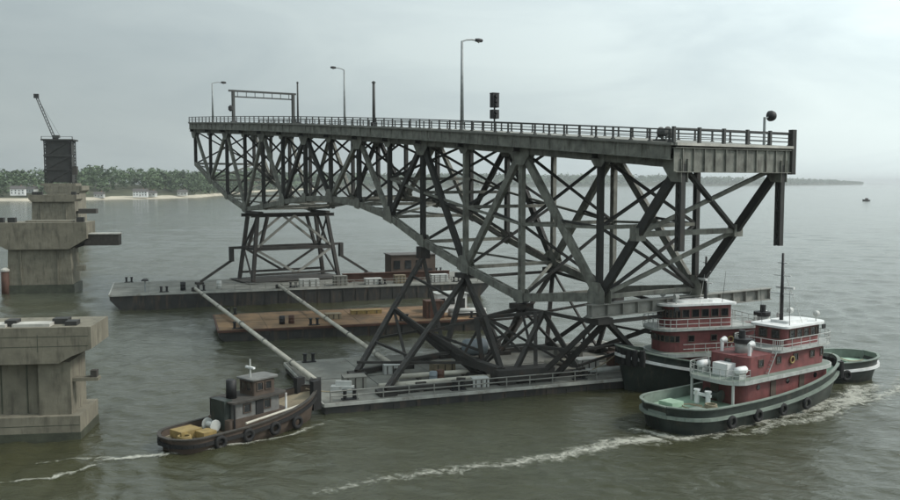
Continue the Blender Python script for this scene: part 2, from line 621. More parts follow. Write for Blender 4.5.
def house(px, d, z, w, dp, h, rz, wallm, label, chim=True):
    x, y = px_dir(px, d)
    t = empty("house", (x, y, z), rz, label, "house", "houses on the far shore")
    MB().box((0, 0, h / 2 - 0.6), (w, dp, h + 1.2)).build("wall", wallm, t)
    ov = 0.5
    rr = MB()
    rr.add([(-w / 2 - ov, -dp / 2 - ov, h), (w / 2 + ov, -dp / 2 - ov, h), (w / 2 + ov, dp / 2 + ov, h), (-w / 2 - ov, dp / 2 + ov, h),
            (-w / 2 - ov, 0, h + dp * 0.42), (w / 2 + ov, 0, h + dp * 0.42)],
           [(0, 1, 5, 4), (2, 3, 4, 5), (0, 4, 3), (1, 2, 5), (3, 2, 1, 0)])
    ro = rr.build("roof", "roof", t)
    if chim:
        MB().box((w * 0.22, 0.3, h + dp * 0.36), (0.9, 0.9, 3.0)).build("chimney", "brick", ro)
    nw = max(2, int(w / 3.2))
    for i in range(nw):
        xx = -w / 2 + w * (i + 0.5) / nw
        if i == nw // 2:
            MB().box((xx, -dp / 2 - 0.03, 1.1), (1.1, 0.12, 2.2)).build("door", "brown", t)
        else:
            MB().box((xx, -dp / 2 - 0.03, 1.8), (1.2, 0.12, 1.5)).build("window", "glass", t)
        if h > 5:
            MB().box((xx, -dp / 2 - 0.03, 4.5), (1.2, 0.12, 1.4)).build("window", "glass", t)


house(19, 1018, 7.0, 15, 9, 6.0, 0.25, "white", "white two-storey house on the far shore left of the piers")
house(33, 1042, 9.5, 10, 8, 3.5, -0.2, "offwhite", "small pale cottage beside the first pier tower on far shore")
house(100, 1080, 3.2, 11, 7, 3.2, 0.1, "offwhite", "low pale cottage on the far beach just right of the pier tower")
house(141, 1120, 3.4, 17, 9, 5.6, 0.2, "white", "large white gabled house above the far sand beach")
house(152, 1142, 3.6, 12, 8, 3.4, -0.1, "offwhite", "low grey-white house right beside the large white beach house")
house(183, 1205, 4.0, 12, 8, 3.4, 0.1, "offwhite", "small pale house at the right end of the far beach")

# ------------------------------------------------------------------ the bridge span
AXA = math.atan2(0.84481908, -0.53505208)     # heading of the span, away from the camera and to the left
B0 = (19.895, 77.85)
BW = 13.2                                     # truss spacing


def bw(s, w, z):
    """span coordinates (along, across to the far side, up) -> local of the bridge root"""
    return (s, -w, z)


def bworld(s, w, z=0.0):
    c, sn = math.cos(AXA), math.sin(AXA)
    return (B0[0] + s * c + w * sn, B0[1] + s * sn - w * c, z)


NS = [0, 10.2, 22.7, 33.7, 43.6, 52.4, 61.6, 71.2, 80.8, 90.4, 99.8, 109.2, 119.6, 130.0, 140.4]
NB = [15.0, 9.9, 8.5, 10.9, 13.4, 16.3, 17.8, 18.5, 18.3, 17.6, 16.6, 15.9, 18.2, 21.4, 25.0]


def zt(s):
    t = s / 140.4
    return 22.9 + 0.0675 * s + 2.2 * t * (1 - t)


bridge = empty("bridge_span", (B0[0], B0[1], 0), AXA,
               "long grey steel deck-truss bridge span carried on falsework towers and barges", "bridge span")
BY0, BY1 = 0.0, BW


def node_t(n, w):
    return Vector(bw(NS[n], w, zt(NS[n]) - 0.35))


def node_b(n, w):
    return Vector(bw(NS[n], w, NB[n]))


NP = len(NS)
STIFF = None
for w in (0.0, BW):
    tw = -1.0 if w == 0 else 1.0
    lateral = (0, 1, 0)
    # chords, one member per panel
    for n in range(NP - 1):
        a, b = node_t(n, w), node_t(n + 1, w)
        MB().laced(a, b, 0.58, 0.75, pitch=1.6).build("top_chord", "steel", bridge)
        if n >= 1:
            a, b = node_b(n, w), node_b(n + 1, w)
            MB().laced(a, b, 0.66, 0.85 if n < 5 else 0.8, pitch=1.4).build("bottom_chord", "steel", bridge)
    # verticals: lacing faces outwards
    for n in range(NP):
        dark = (n % 2 == 0)
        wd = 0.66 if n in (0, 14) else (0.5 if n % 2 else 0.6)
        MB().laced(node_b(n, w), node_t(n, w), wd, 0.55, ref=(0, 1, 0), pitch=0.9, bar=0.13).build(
            "vertical_post", "steel" if n in (2, 3) else "steel_shade_dark", bridge)
    # diagonals of the W pattern: odd joints below, even joints above
    for n in range(NP - 1):
        lo, hi = (n + 1, n) if n % 2 == 0 else (n, n + 1)
        big = 0.80 if n < 4 else 0.66
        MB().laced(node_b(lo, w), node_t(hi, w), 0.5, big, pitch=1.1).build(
            "diagonal", "steel_shade_dark" if n in (0, 3, 4, 7, 8) else "steel", bridge)
    # sub-struts halfway up the tall panels
    for n in (1, 2, 3):
        mid = (node_b(n, w) + node_t(n, w)) / 2
        lo, hi = (n + 1, n) if n % 2 == 0 else (n, n + 1)
        md = (node_b(lo, w) + node_t(hi, w)) / 2
        MB().beam(mid, md, 0.22, 0.26).build("sub_strut", "steel_shade_dark", bridge)
    # gusset plates, both faces of every joint
    for n in range(NP):
        for face in (-1, 1):
            yy = -w + face * 0.395
            t = zt(NS[n])
            if n % 2 == 0:
                g = [(-1.7, -0.75), (-0.75, -1.9), (0.75, -1.9), (1.7, -0.75), (1.7, 0.12), (-1.7, 0.12)]
            else:
                g = [(-0.9, -0.78), (-0.5, -1.25), (0.5, -1.25), (0.9, -0.78), (0.9, 0.12), (-0.9, 0.12)]
            if n == 0:
                g = [(p[0] if p[0] > 0 else max(p[0], -0.45), p[1]) for p in g]
            MB().plate([(NS[n] + x, yy, t + z + x * 0.0675) for x, z in g], 0.05).build("gusset_plate", "steel", bridge)
            if 1 <= n < NP - 1:
                sl0 = (NB[n] - NB[n - 1]) / (NS[n] - NS[n - 1]) if n > 1 else 0.0
                sl1 = (NB[n + 1] - NB[n]) / (NS[n + 1] - NS[n])
                e = 1.2 if n % 2 else 0.8
                g = [(-e, -0.55 - sl0 * e), (0, -0.62), (e, -0.55 + sl1 * e), (e, 0.6 + sl1 * e), (0.55, 1.45 if n % 2 else 0.9),
                     (-0.55, 1.45 if n % 2 else 0.9), (-e, 0.6 - sl0 * e)]
                yy = -w + face * 0.445
                MB().plate([(NS[n] + x, yy, NB[n] + z) for x, z in g], 0.05).build("gusset_plate", "steel", bridge)
    # fascia girder above the chord with cover strips
    for n in range(NP - 1):
        s0, s1 = NS[n], NS[n + 1]
        yo = 1.25 if w == 0 else -BW - 1.25
        a = Vector((s0 + 0.02, yo, zt(s0) + 0.62))
        b = Vector((s1 - 0.02, yo, zt(s1) + 0.62))
        f_ = MB().ibeam(a, b, 0.42, 1.25, 0.06).build("fascia_girder", "steel", bridge)
        k = max(3, int((s1 - s0) / 2.6))
        for i in range(1, k):
            p = a.lerp(b, i / k)
            if STIFF is None:
                STIFF = MB().box((0, 0, 0), (0.05, 0.34, 1.12)).build("stiffener", "steel", f_, loc=tuple(p))
            else:
                share(STIFF, "stiffener", f_, tuple(p))

# sway frames between the two trusses at every joint
for n in range(1, NP):
    tN, tF = node_t(n, 0), node_t(n, BW)
    bN, bF = node_b(n, 0), node_b(n, BW)
    H = tN.z - bN.z
    MB().beam(bN, bF, 0.4, 0.42).build("bottom_strut", "steel", bridge)
    up = Vector((0, 0, 1))
    if H > 10 and n <= 5:
        mN, mF = (tN + bN) / 2, (tF + bF) / 2
        MB().laced(mN, mF, 0.34, 0.36, pitch=0.8).build("sway_strut", "steel", bridge)
        for a, b in ((tN, mF), (tF, mN), (mN, bF), (mF, bN)):
            MB().beam(a, b, 0.26, 0.30, (0.97, 0.05, 0.1)).build("sway_brace", "steel_shade_dark", bridge)
    else:
        for a, b in ((tN, bF), (tF, bN)):
            MB().beam(a, b, 0.26, 0.30, (0.97, 0.05, 0.1)).build("sway_brace", "steel_shade_dark", bridge)
# portal bracing in the plane of the inclined end diagonals at both ends
eN, eF = node_t(0, 0), node_t(0, BW)
gN, gF = node_b(1, 0), node_b(1, BW)
mN, mF = (eN + gN) / 2, (eF + gF) / 2
MB().laced(mN, mF, 0.5, 0.5, pitch=0.8).build("portal_strut", "steel", bridge)
for a, b in ((eN, mF), (eF, mN), (mN, gF), (mF, gN)):
    d = (b - a).normalized()
    MB().laced(a + d * 0.6, b - d * 0.5, 0.42, 0.36, pitch=0.6).build("portal_brace", "steel_shade_dark" if a is eN or a is mN else "steel", bridge)
for p in (mN, mF):
    MB().plate([(p.x, p.y - 0.6, p.z - 0.6), (p.x, p.y + 0.6, p.z - 0.6), (p.x, p.y + 0.6, p.z + 0.6), (p.x, p.y - 0.6, p.z + 0.6)], 0.86).build("gusset_plate", "steel", bridge)
# bottom laterals
for n in range(1, NP - 1):
    a0, a1 = node_b(n, 0), node_b(n, BW)
    c0, c1 = node_b(n + 1, 0), node_b(n + 1, BW)
    MB().beam(a0, c1, 0.28, 0.26).build("lateral_brace", "steel", bridge)
    if n % 2 == 1:
        MB().beam(a1 + Vector((0, 0, -0.32)), c0 + Vector((0, 0, -0.32)), 0.28, 0.26).build("lateral_brace", "steel", bridge)
for w in (0.0, BW):
    for n in (1, 2, 3, 4):
        a, b = (node_b(n, w) + node_t(n, w)) / 2, (node_b(n + 1, w) + node_t(n + 1, w)) / 2
        MB().beam(a, b, 0.24, 0.28).build("web_strut", "steel", bridge)
# floor beams and stringers
for n in range(NP):
    s = NS[n]
    z = zt(s) + 0.25
    if n == 0:
        fb = MB().ibeam((s - 0.25, 1.15, z - 0.25), (s - 0.25, -BW - 1.15, z - 0.25), 0.5, 2.15, 0.07).build("end_floor_beam", "steel", bridge)
        for i in range(11):
            yy = 0.2 - (BW + 0.4) * i / 10
            MB().box((s - 0.36, yy, z - 0.25), (0.16, 0.09, 1.98)).build("stiffener", "steel", fb)
        MB().box((s - 0.34, -BW / 2, zt(0) + 1.33), (0.5, BW + 2.2, 0.24)).build("end_sill", "conc_lt", fb)
    else:
        MB().ibeam((s, 1.15, z), (s, -BW - 1.15, z), 0.42, 1.5, 0.07).build("floor_beam", "steel_shade_dark", bridge)
for i in range(5):
    yy = -1.6 - (BW - 3.2) * i / 4
    for n in range(NP - 1):
        MB().ibeam((NS[n] + 0.24, yy, zt(NS[n]) + 0.62), (NS[n + 1] - 0.24, yy, zt(NS[n + 1]) + 0.62), 0.3, 0.6, 0.05).build("stringer", "steel_shade_dark", bridge)
# deck slab per panel, kerbs
for n in range(NP - 1):
    s0, s1 = NS[n] + 0.015 - (0.3 if n == 0 else 0), NS[n + 1] - 0.015
    a = Vector((s0, -BW / 2, zt(s0) + 1.37))
    b = Vector((s1, -BW / 2, zt(s1) + 1.37))
    MB().beam(a, b, BW + 3.0, 0.22).build("deck_slab", "deck_conc", bridge)
# railings
P1 = MB()
P1.box((0, 0, 0.55), (0.16, 0.14, 1.1))
P1.box((0, 0, 0.05), (0.26, 0.3, 0.1))
for side, yy in (("near", 1.32), ("far", -BW - 1.32)):
    rl = MB()
    for n in range(NP - 1):
        for hz, hh in ((1.08, 0.12), (0.72, 0.07), (0.38, 0.07)):
            rl.beam((NS[n], yy, zt(NS[n]) + 1.48 + hz), (NS[n + 1], yy, zt(NS[n + 1]) + 1.48 + hz), 0.09, hh)
    ro = rl.build("railing", "rail", bridge)
    first = None
    k = int(140.4 / 2.34)
    for i in range(k + 1):
        s = 0.12 + 140.1 * i / k
        loc = (s, yy, zt(s) + 1.46)
        if first is None:
            first = P1.build("rail_post", "rail", ro, loc=loc)
        else:
            share(first, "rail_post", ro, loc)
# barricade across the open right-hand end
ba = MB()
for hz, hh in ((1.2, 0.14), (0.74, 0.06), (0.36, 0.06)):
    ba.box((-0.25, -BW / 2, zt(0) + 1.46 + hz), (0.1, BW + 2.7, hh))
bo = ba.build("end_barricade", "rail", bridge)
for i in range(6):
    MB().box((-0.25, 1.2 - (BW + 2.4) * i / 5, zt(0) + 1.46 + 0.68), (0.26, 0.26, 1.36)).build("barricade_post", "rail", bo)
MB().box((-0.3, -BW - 1.25, zt(0) + 0.9), (0.5, 0.55, 4.2)).build("corner_post", "steel_shade_dark", bridge)

# lifting girder under the right-hand support joints, running out past the far truss
gd = MB()
gd.ibeam(bw(10.2, -1.4, 9.9 - 0.62 - 0.68), bw(10.2, 25.0, 9.9 - 0.62 - 0.68), 0.9, 1.3, 0.1)
for i in range(14):
    p = bw(10.2, -1.2 + 2.0 * i, 9.9 - 0.62 - 0.68)
    gd.box(p, (0.8, 0.06, 1.1))
ge = empty("lifting_girder", bworld(10.2, 0, 8.6), AXA, "long grey transverse girder under the right end joints of the truss", "girder")
go = gd.build("girder", "false_lt", ge)
go.location = (-10.2, 0, -8.6)


# ------------------------------------------------------------------ things on the deck
def deck_z(s):
    return zt(s) + 1.482


def street_lamp(s, w, h, arm, label, lean=0.0):
    x, y, z = bworld(s, w, deck_z(s))
    t = empty("street_lamp", (x, y, z), AXA, label, "street lamp", "lamps along the bridge deck")
    MB().lathe([(0.26, 0), (0.26, 0.5), (0.2, 0.55)], n=10).build("base", "alu", t)
    MB().tube((0, 0, 0.5), (0, 0, h), 0.22, 0.14, 10).build("pole", "alu", t, True)
    sg = -1 if w < BW / 2 else 1
    pts = [(0, 0, h - 0.05), (0, sg * arm * 0.3, h + 0.16), (0, sg * arm * 0.7, h + 0.26), (0, sg * arm, h + 0.24)]
    MB().path(pts, 0.10).build("arm", "alu", t)
    hd = MB().lathe([(0.05, -0.6), (0.2, -0.45), (0.24, 0.0), (0.18, 0.45), (0.04, 0.55)], c=(0, 0, 0), n=10, axis='y')
    ho = hd.build("lamp_head", "black", t, True, loc=(0, sg * (arm + 0.4), h + 0.26))
    MB().lathe([(0.02, -0.2), (0.15, -0.08), (0.16, 0.0)], n=10).build("lens", "lens", ho, True, loc=(0, 0, -0.14))


street_lamp(33.0, -1.0, 10.2, 1.9, "tallest curved-arm street lamp, above the middle of the truss deck")
street_lamp(95.5, BW + 0.9, 10.1, 1.8, "street lamp with arm pointing left between the two bare poles")
street_lamp(125.2, -0.9, 7.8, 1.9, "small street lamp at the far left end of the deck beside the portal frame")


def bare_pole(s, w, h, r, label):
    x, y, z = bworld(s, w, deck_z(s))
    t = empty("deck_pole", (x, y, z), AXA, label, "pole", "bare poles on the deck")
    MB().box((0, 0, 0.25), (0.7, 0.7, 0.5)).build("base", "black", t)
    MB().tube((0, 0, 0.45), (0, 0, h), r, r * 0.8, 10).build("pole", "rail", t, True)
    MB().lathe([(r * 1.25, 0), (r * 1.25, 0.12), (0.03, 0.3)], n=10).build("cap", "rail", t, loc=(0, 0, h - 0.05))


bare_pole(114.6, BW - 0.2, 8.3, 0.2, "bare dark pole just right of the black portal frame")
bare_pole(57.7, 0.4, 6.0, 0.23, "bare dark pole with square base between two street lamps")


def traffic_signal():
    x, y, z = bworld(28.75, 0.6, deck_z(28.75))
    t = empty("traffic_signal", (x, y, z), AXA, "black two-headed traffic signal on the deck right of the tall lamp", "traffic signal")
    MB().tube((0, 0, 0), (0, 0, 4.2), 0.1, 0.09, 8).build("post", "rail", t)
    for zz, hh in ((3.45, 1.5), (1.95, 1.0)):
        hd = MB().box((0, 0, zz), (0.62, 0.85, hh)).build("signal_head", "black", t)
        k = 3 if hh > 1.2 else 2
        for i in range(k):
            zq = zz + (i - (k - 1) / 2) * hh / k
            MB().lathe([(0.19, 0), (0.19, 0.05)], c=(-0.31, 0, zq), n=12, axis='x').build("lens", "glass", hd)
            MB().lathe([(0.22, -0.25), (0.235, 0.0)], c=(-0.33, 0, zq), n=12, axis='x').build("visor", "black", hd)
    MB().box((0, 0, 4.28), (0.66, 0.9, 0.12)).build("cap", "black", t)


traffic_signal()


def end_light():
    x, y, z = bworld(0.9, 11.9, deck_z(0.9))
    t = empty("warning_light", (x, y, z), AXA, "black round-headed warning light on a short post at the deck's right end", "warning light")
    MB().tube((0, 0, 0), (0, 0, 2.6), 0.13, 0.12, 8).build("post", "alu", t)
    MB().tube((0, 0, 2.45), (0, -0.9, 2.75), 0.07, 0.07, 6).build("bracket", "alu", t)
    hd = MB().lathe([(0.2, -0.45), (0.4, -0.3), (0.5, -0.05), (0.5, 0.2), (0.44, 0.25)], c=(0, 0, 0), n=16, axis='x').build(
        "lamp_housing", "black", t, True, loc=(0, -0.95, 2.75))
    MB().lathe([(0.4, 0.0), (0.25, 0.08), (0.02, 0.1)], n=16, axis='x').build("lens", "glass", hd, loc=(0.25, 0, 0))


end_light()


def drum():
    s = 2.6
    x, y, z = bworld(s, 0.6, deck_z(s))
    t = empty("cable_drum", (x, y, z), AXA, "dark rounded drum on a cradle behind the railing at right", "drum")
    MB().lathe([(0.3, -0.45), (0.5, -0.45), (0.5, -0.38), (0.36, -0.38), (0.36, 0.38), (0.5, 0.38), (0.5, 0.45), (0.3, 0.45)], c=(0, 0, 0.8), n=18, axis='x').build("drum", "rail", t, True)
    for sg in (-1, 1):
        MB().beam((sg * 0.58, 0.55, 0), (sg * 0.58, 0, 0.8), 0.1, 0.12).beam((sg * 0.58, -0.55, 0), (sg * 0.58, 0, 0.8), 0.1, 0.12).build("cradle", "rail", t)
    MB().box((0, 0, 0.09), (1.6, 1.3, 0.18)).build("base", "rail", t)


drum()


def portal_gate():
    s = 116.5
    x, y, z = bworld(s, BW / 2, deck_z(s))
    t = empty("portal_frame", (x, y, z), AXA, "black rectangular portal frame spanning the roadway near the far left end", "portal frame")
    hw = BW / 2 - 0.4
    for sg in (-1, 1):
        MB().laced((0, sg * hw, 0), (0, sg * hw, 6.0), 0.6, 0.5, ref=(0, 1, 0), pitch=0.6).build("post", "rail", t)
        MB().box((0, sg * hw, 0.12), (0.95, 0.95, 0.24)).build("base", "rail", t)
    MB().beam((0, -hw - 0.6, 6.1), (0, hw + 0.9, 6.1), 0.4, 0.36).build("top_beam", "rail", t)
    MB().beam((0, -hw + 0.3, 5.0), (0, hw - 0.3, 5.0), 0.22, 0.24).build("lower_beam", "rail", t)
    for i in range(7):
        MB().box((0, -hw + 2 * hw * (i + 0.5) / 7, 5.55), (0.12, 0.1, 0.9)).build("hanger", "rail", t)
    MB().lathe([(0.1, -0.6), (0.42, -0.3), (0.42, 0.3), (0.1, 0.6)], c=(-0.2, hw + 0.65, 2.7), n=10).build("signal_box", "black", t)


portal_gate()

# ------------------------------------------------------------------ barges
BA = R(18.0)
NA = R(20.5)


def barge(name, corner, length, width, z, rz, label, deckm, rake=3.0, edge="rub", bitts=None, group="barges under the span", draft=1.0):
    """corner = near-left corner of the hull at the waterline; local x along, local y away from the camera"""
    t = empty(name, (corner[0], corner[1], 0), rz, label, "barge", group)
    # hull, raked at both ends, as a profile swept across
    pr = [(rake, -draft), (0.0, z - 0.9), (0.0, z), (length, z), (length, z - 0.9), (length - rake, -draft)]
    n = len(pr)
    V = [(x, 0, zz) for x, zz in pr] + [(x, width, zz) for x, zz in pr]
    F = [(i, (i + 1) % n, n + (i + 1) % n, n + i) for i in range(n)] + [tuple(range(n)), tuple(range(2 * n - 1, n - 1, -1))]
    MB().add(V, F).build("hull", "barge_hull", t)
    # deck plates, slightly uneven
    r_ = random.Random(int(length * 10))
    npl = int(length / 6)
    for i in range(npl):
        for j in range(2):
            dz = r_.uniform(0.01, 0.045)
            x0, x1 = length * i / npl + 0.03, length * (i + 1) / npl - 0.03
            y0, y1 = width * j / 2 + 0.14, width * (j + 1) / 2 - 0.14
            MB().box(((x0 + x1) / 2, (y0 + y1) / 2, z + dz / 2 + 0.002), (x1 - x0, y1 - y0, dz)).build("deck_plate", deckm, t)
    e = MB()
    e.box((length / 2, -0.09, z - 0.13), (length + 0.2, 0.18, 0.30))
    e.box((length / 2, width + 0.09, z - 0.13), (length + 0.2, 0.18, 0.30))
    e.box((-0.1, width / 2, z - 0.13), (0.18, width, 0.29))
    e.box((length + 0.1, width / 2, z - 0.13), (0.18, width, 0.29))
    e.build("rub_rail", edge, t)
    k = int(length / 2.4)
    fr = None
    for i in range(1, k):
        lc = (rake + (length - 2 * rake) * i / k, -0.04, (z - 0.5) / 2 - 0.1)
        if fr is None:
            fr = MB().box((0, 0, 0), (0.09, 0.08, z - 0.35)).build("side_frame", "barge_hull", t, loc=lc)
        else:
            share(fr, "side_frame", t, lc)
    src = None
    for x, y in (bitts or [(2.5, 0.8), (length * 0.33, 0.8), (length * 0.66, 0.8), (length - 2.5, 0.8), (2.5, width - 0.8), (length - 2.5, width - 0.8)]):
        if src is None:
            b = MB()
            b.box((0, 0, 0.05), (1.5, 0.6, 0.1))
            for sg in (-1, 1):
                b.lathe([(0.18, 0.1), (0.18, 0.8), (0.26, 0.82), (0.26, 0.95)], c=(sg * 0.45, 0, 0), n=10)
            src = b.build("bitts", "black", t, loc=(x, y, z + 0.05))
        else:
            share(src, "bitts", t, (x, y, z + 0.05))
    return t


def on(t_corner, rz, x, y):
    c, s = math.cos(rz), math.sin(rz)
    return (t_corner[0] + x * c - y * s, t_corner[1] + x * s + y * c)


FAR_C, FAR_L, FAR_W, FAR_Z = (-55.6, 146.0), 66.0, 19.0, 2.6
barge("deck_barge", FAR_C, FAR_L, FAR_W, FAR_Z, BA, "long dark barge with grey deck under the far left falsework tower", "barge_deck", rake=2.5,
      bitts=[(8.5, 1.2), (14.5, 1.4), (30, 1.0), (46, 1.0), (60, 1.0), (2.5, 18.5), (62, 18.5)])
MID_C, MID_L, MID_W, MID_Z = (-30.2, 116.5), 38.0, 15.0, 1.6
barge("deck_barge", MID_C, MID_L, MID_W, MID_Z, R(17), "rust-brown decked barge lying between the two pale struts", "rust_deck", rake=2.0, edge="redbrown")
NEAR_C, NEAR_L, NEAR_W, NEAR_Z = (-11.3, 80.0), 40.0, 20.0, 1.0
barge("deck_barge", NEAR_C, NEAR_L, NEAR_W, NEAR_Z, NA, "nearest grey barge under the right-hand falsework, pale edge strip", "barge_deck", rake=2.0)


def strut(p, q, r, label):
    p, q = Vector(p), Vector(q)
    t = empty("spacer_strut", tuple(p), 0, label, "strut", "pale spacer struts between barges")
    d = q - p
    MB().tube((0, 0, 0), tuple(d), r, r, 12).build("pipe", "pipe", t, True)
    n = d.normalized()
    for k in (0.12, 0.3, 0.52, 0.7, 0.88):
        c = d * k
        MB().tube(tuple(c - n * 0.12), tuple(c + n * 0.12), r * 1.35, r * 1.35, 12).build("flange", "false_lt", t)
    for c in (Vector((0, 0, 0)), d):
        MB().box(tuple(c - Vector((0, 0, r * 0.4))), (1.0, 1.0, r * 2.2)).build("end_shoe", "false", t)


a = on(FAR_C, BA, 13.5, 0.7)
b = on(NEAR_C, NA, 1.5, 18.9)
strut((a[0], a[1], FAR_Z + 0.5), (-13.3, 87.6, NEAR_Z + 0.5), 0.28, "left pale steel strut reaching from far barge to small tug's bow")
a = on(FAR_C, BA, 27.5, 0.7)
strut((a[0], a[1], FAR_Z + 0.5), (-5.3, 92.6, NEAR_Z + 0.5), 0.27, "right pale steel strut crossing above the rust-brown barge")


# ------------------------------------------------------------------ falsework towers
def far_tower():
    s0 = 105.0
    x, y, z = bworld(s0, BW / 2, FAR_Z + 0.05)
    t = empty("falsework_tower", (x, y, z), AXA, "tall dark falsework tower with cross bracing on the far left barge", "support tower", "falsework towers")
    top = 16.23 - 0.62 - z          # underside of the truss joints
    hw = BW / 2
    G = 0.6
    # top girders (across) and grillage
    for ds in (-2.6, 2.6):
        MB().ibeam((ds, hw + 1.5, top - 0.75), (ds, -hw - 1.8, top - 0.75), 0.5, G, 0.08).build("top_girder", "false", t)
    for sg in (-1, 1):
        MB().box((0, sg * hw, top - 0.23), (7.4, 0.9, 0.42)).build("bearing_beam", "false", t)
    lt = top - 1.05
    spl = 1.6
    legs = {}
    for sg in (-1, 1):
        for ds in (-1, 1):
            a = Vector((ds * 2.6, sg * (hw + 0.3), lt))
            b = Vector((ds * 3.6 - 0.6, sg * (hw + 0.3 + spl), 0.35))
            legs[(sg, ds)] = (a, b)
            MB().laced(a, b, 0.62, 0.62, ref=(0, 1, 0), pitch=0.9).build("leg", "false", t)
            MB().box((b.x, b.y, 0.18), (1.8, 1.8, 0.34)).build("base_plate", "false", t)
            # inner raking legs
            c = Vector((ds * 2.6, sg * (hw - 1.6), lt))
            d = a.lerp(b, 0.5) + Vector((0, -sg * 0.9, 0))
            MB().beam(c, d, 0.5, 0.5).build("inner_leg", "false", t)
    for ds in (-1, 1):
        m1 = legs[(1, ds)][0].lerp(legs[(1, ds)][1], 0.50)
        m0 = legs[(-1, ds)][0].lerp(legs[(-1, ds)][1], 0.50)
        l1 = legs[(1, ds)][0].lerp(legs[(1, ds)][1], 0.90)
        l0 = legs[(-1, ds)][0].lerp(legs[(-1, ds)][1], 0.90)
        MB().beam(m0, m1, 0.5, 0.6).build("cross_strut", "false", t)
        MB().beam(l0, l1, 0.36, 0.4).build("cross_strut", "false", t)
        ct = Vector((m0.x, 0, lt + 0.2))
        cb = Vector((l0.x, 0, l0.z))
        for m_ in (m0, m1):
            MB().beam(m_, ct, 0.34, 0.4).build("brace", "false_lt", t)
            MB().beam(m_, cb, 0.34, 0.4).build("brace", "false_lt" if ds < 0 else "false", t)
    for sg in (-1, 1):
        a0, b0 = legs[(sg, -1)]
        a1, b1 = legs[(sg, 1)]
        MB().beam(a0.lerp(b0, 0.5), a1.lerp(b1, 0.5), 0.4, 0.5).build("side_strut", "false", t)
        MB().beam(a0, a1.lerp(b1, 0.5), 0.26, 0.3).build("brace", "false", t)
        MB().beam(b0, a1.lerp(b1, 0.5), 0.26, 0.3).build("brace", "false", t)
        # outriggers
        mm = (a0.lerp(b0, 0.56) + a1.lerp(b1, 0.56)) / 2
        oz = mm.z
        ox = sg * (abs(mm.y) + 3.2)
        MB().beam((0, mm.y, oz + 0.9), (0, ox, oz + 0.9), 0.45, 0.45).build("outrigger_beam", "false", t)
        MB().beam((0, ox, oz + 1.1), (0, ox, oz - 1.6), 0.7, 0.9).build("jack_post", "false", t)
        MB().beam((0, ox, oz - 1.4), (0, sg * (abs(mm.y) + 9.0), 0.45), 0.42, 0.42).build("raker", "false", t)
        MB().box((0, sg * (abs(mm.y) + 9.2), 0.2), (1.3, 1.3, 0.4)).build("base_plate", "false", t)
    MB().box((0, 0, 0.22), (9.6, 2 * hw + 6.5, 0.12)).build("timber_mat", "timber", t)


far_tower()


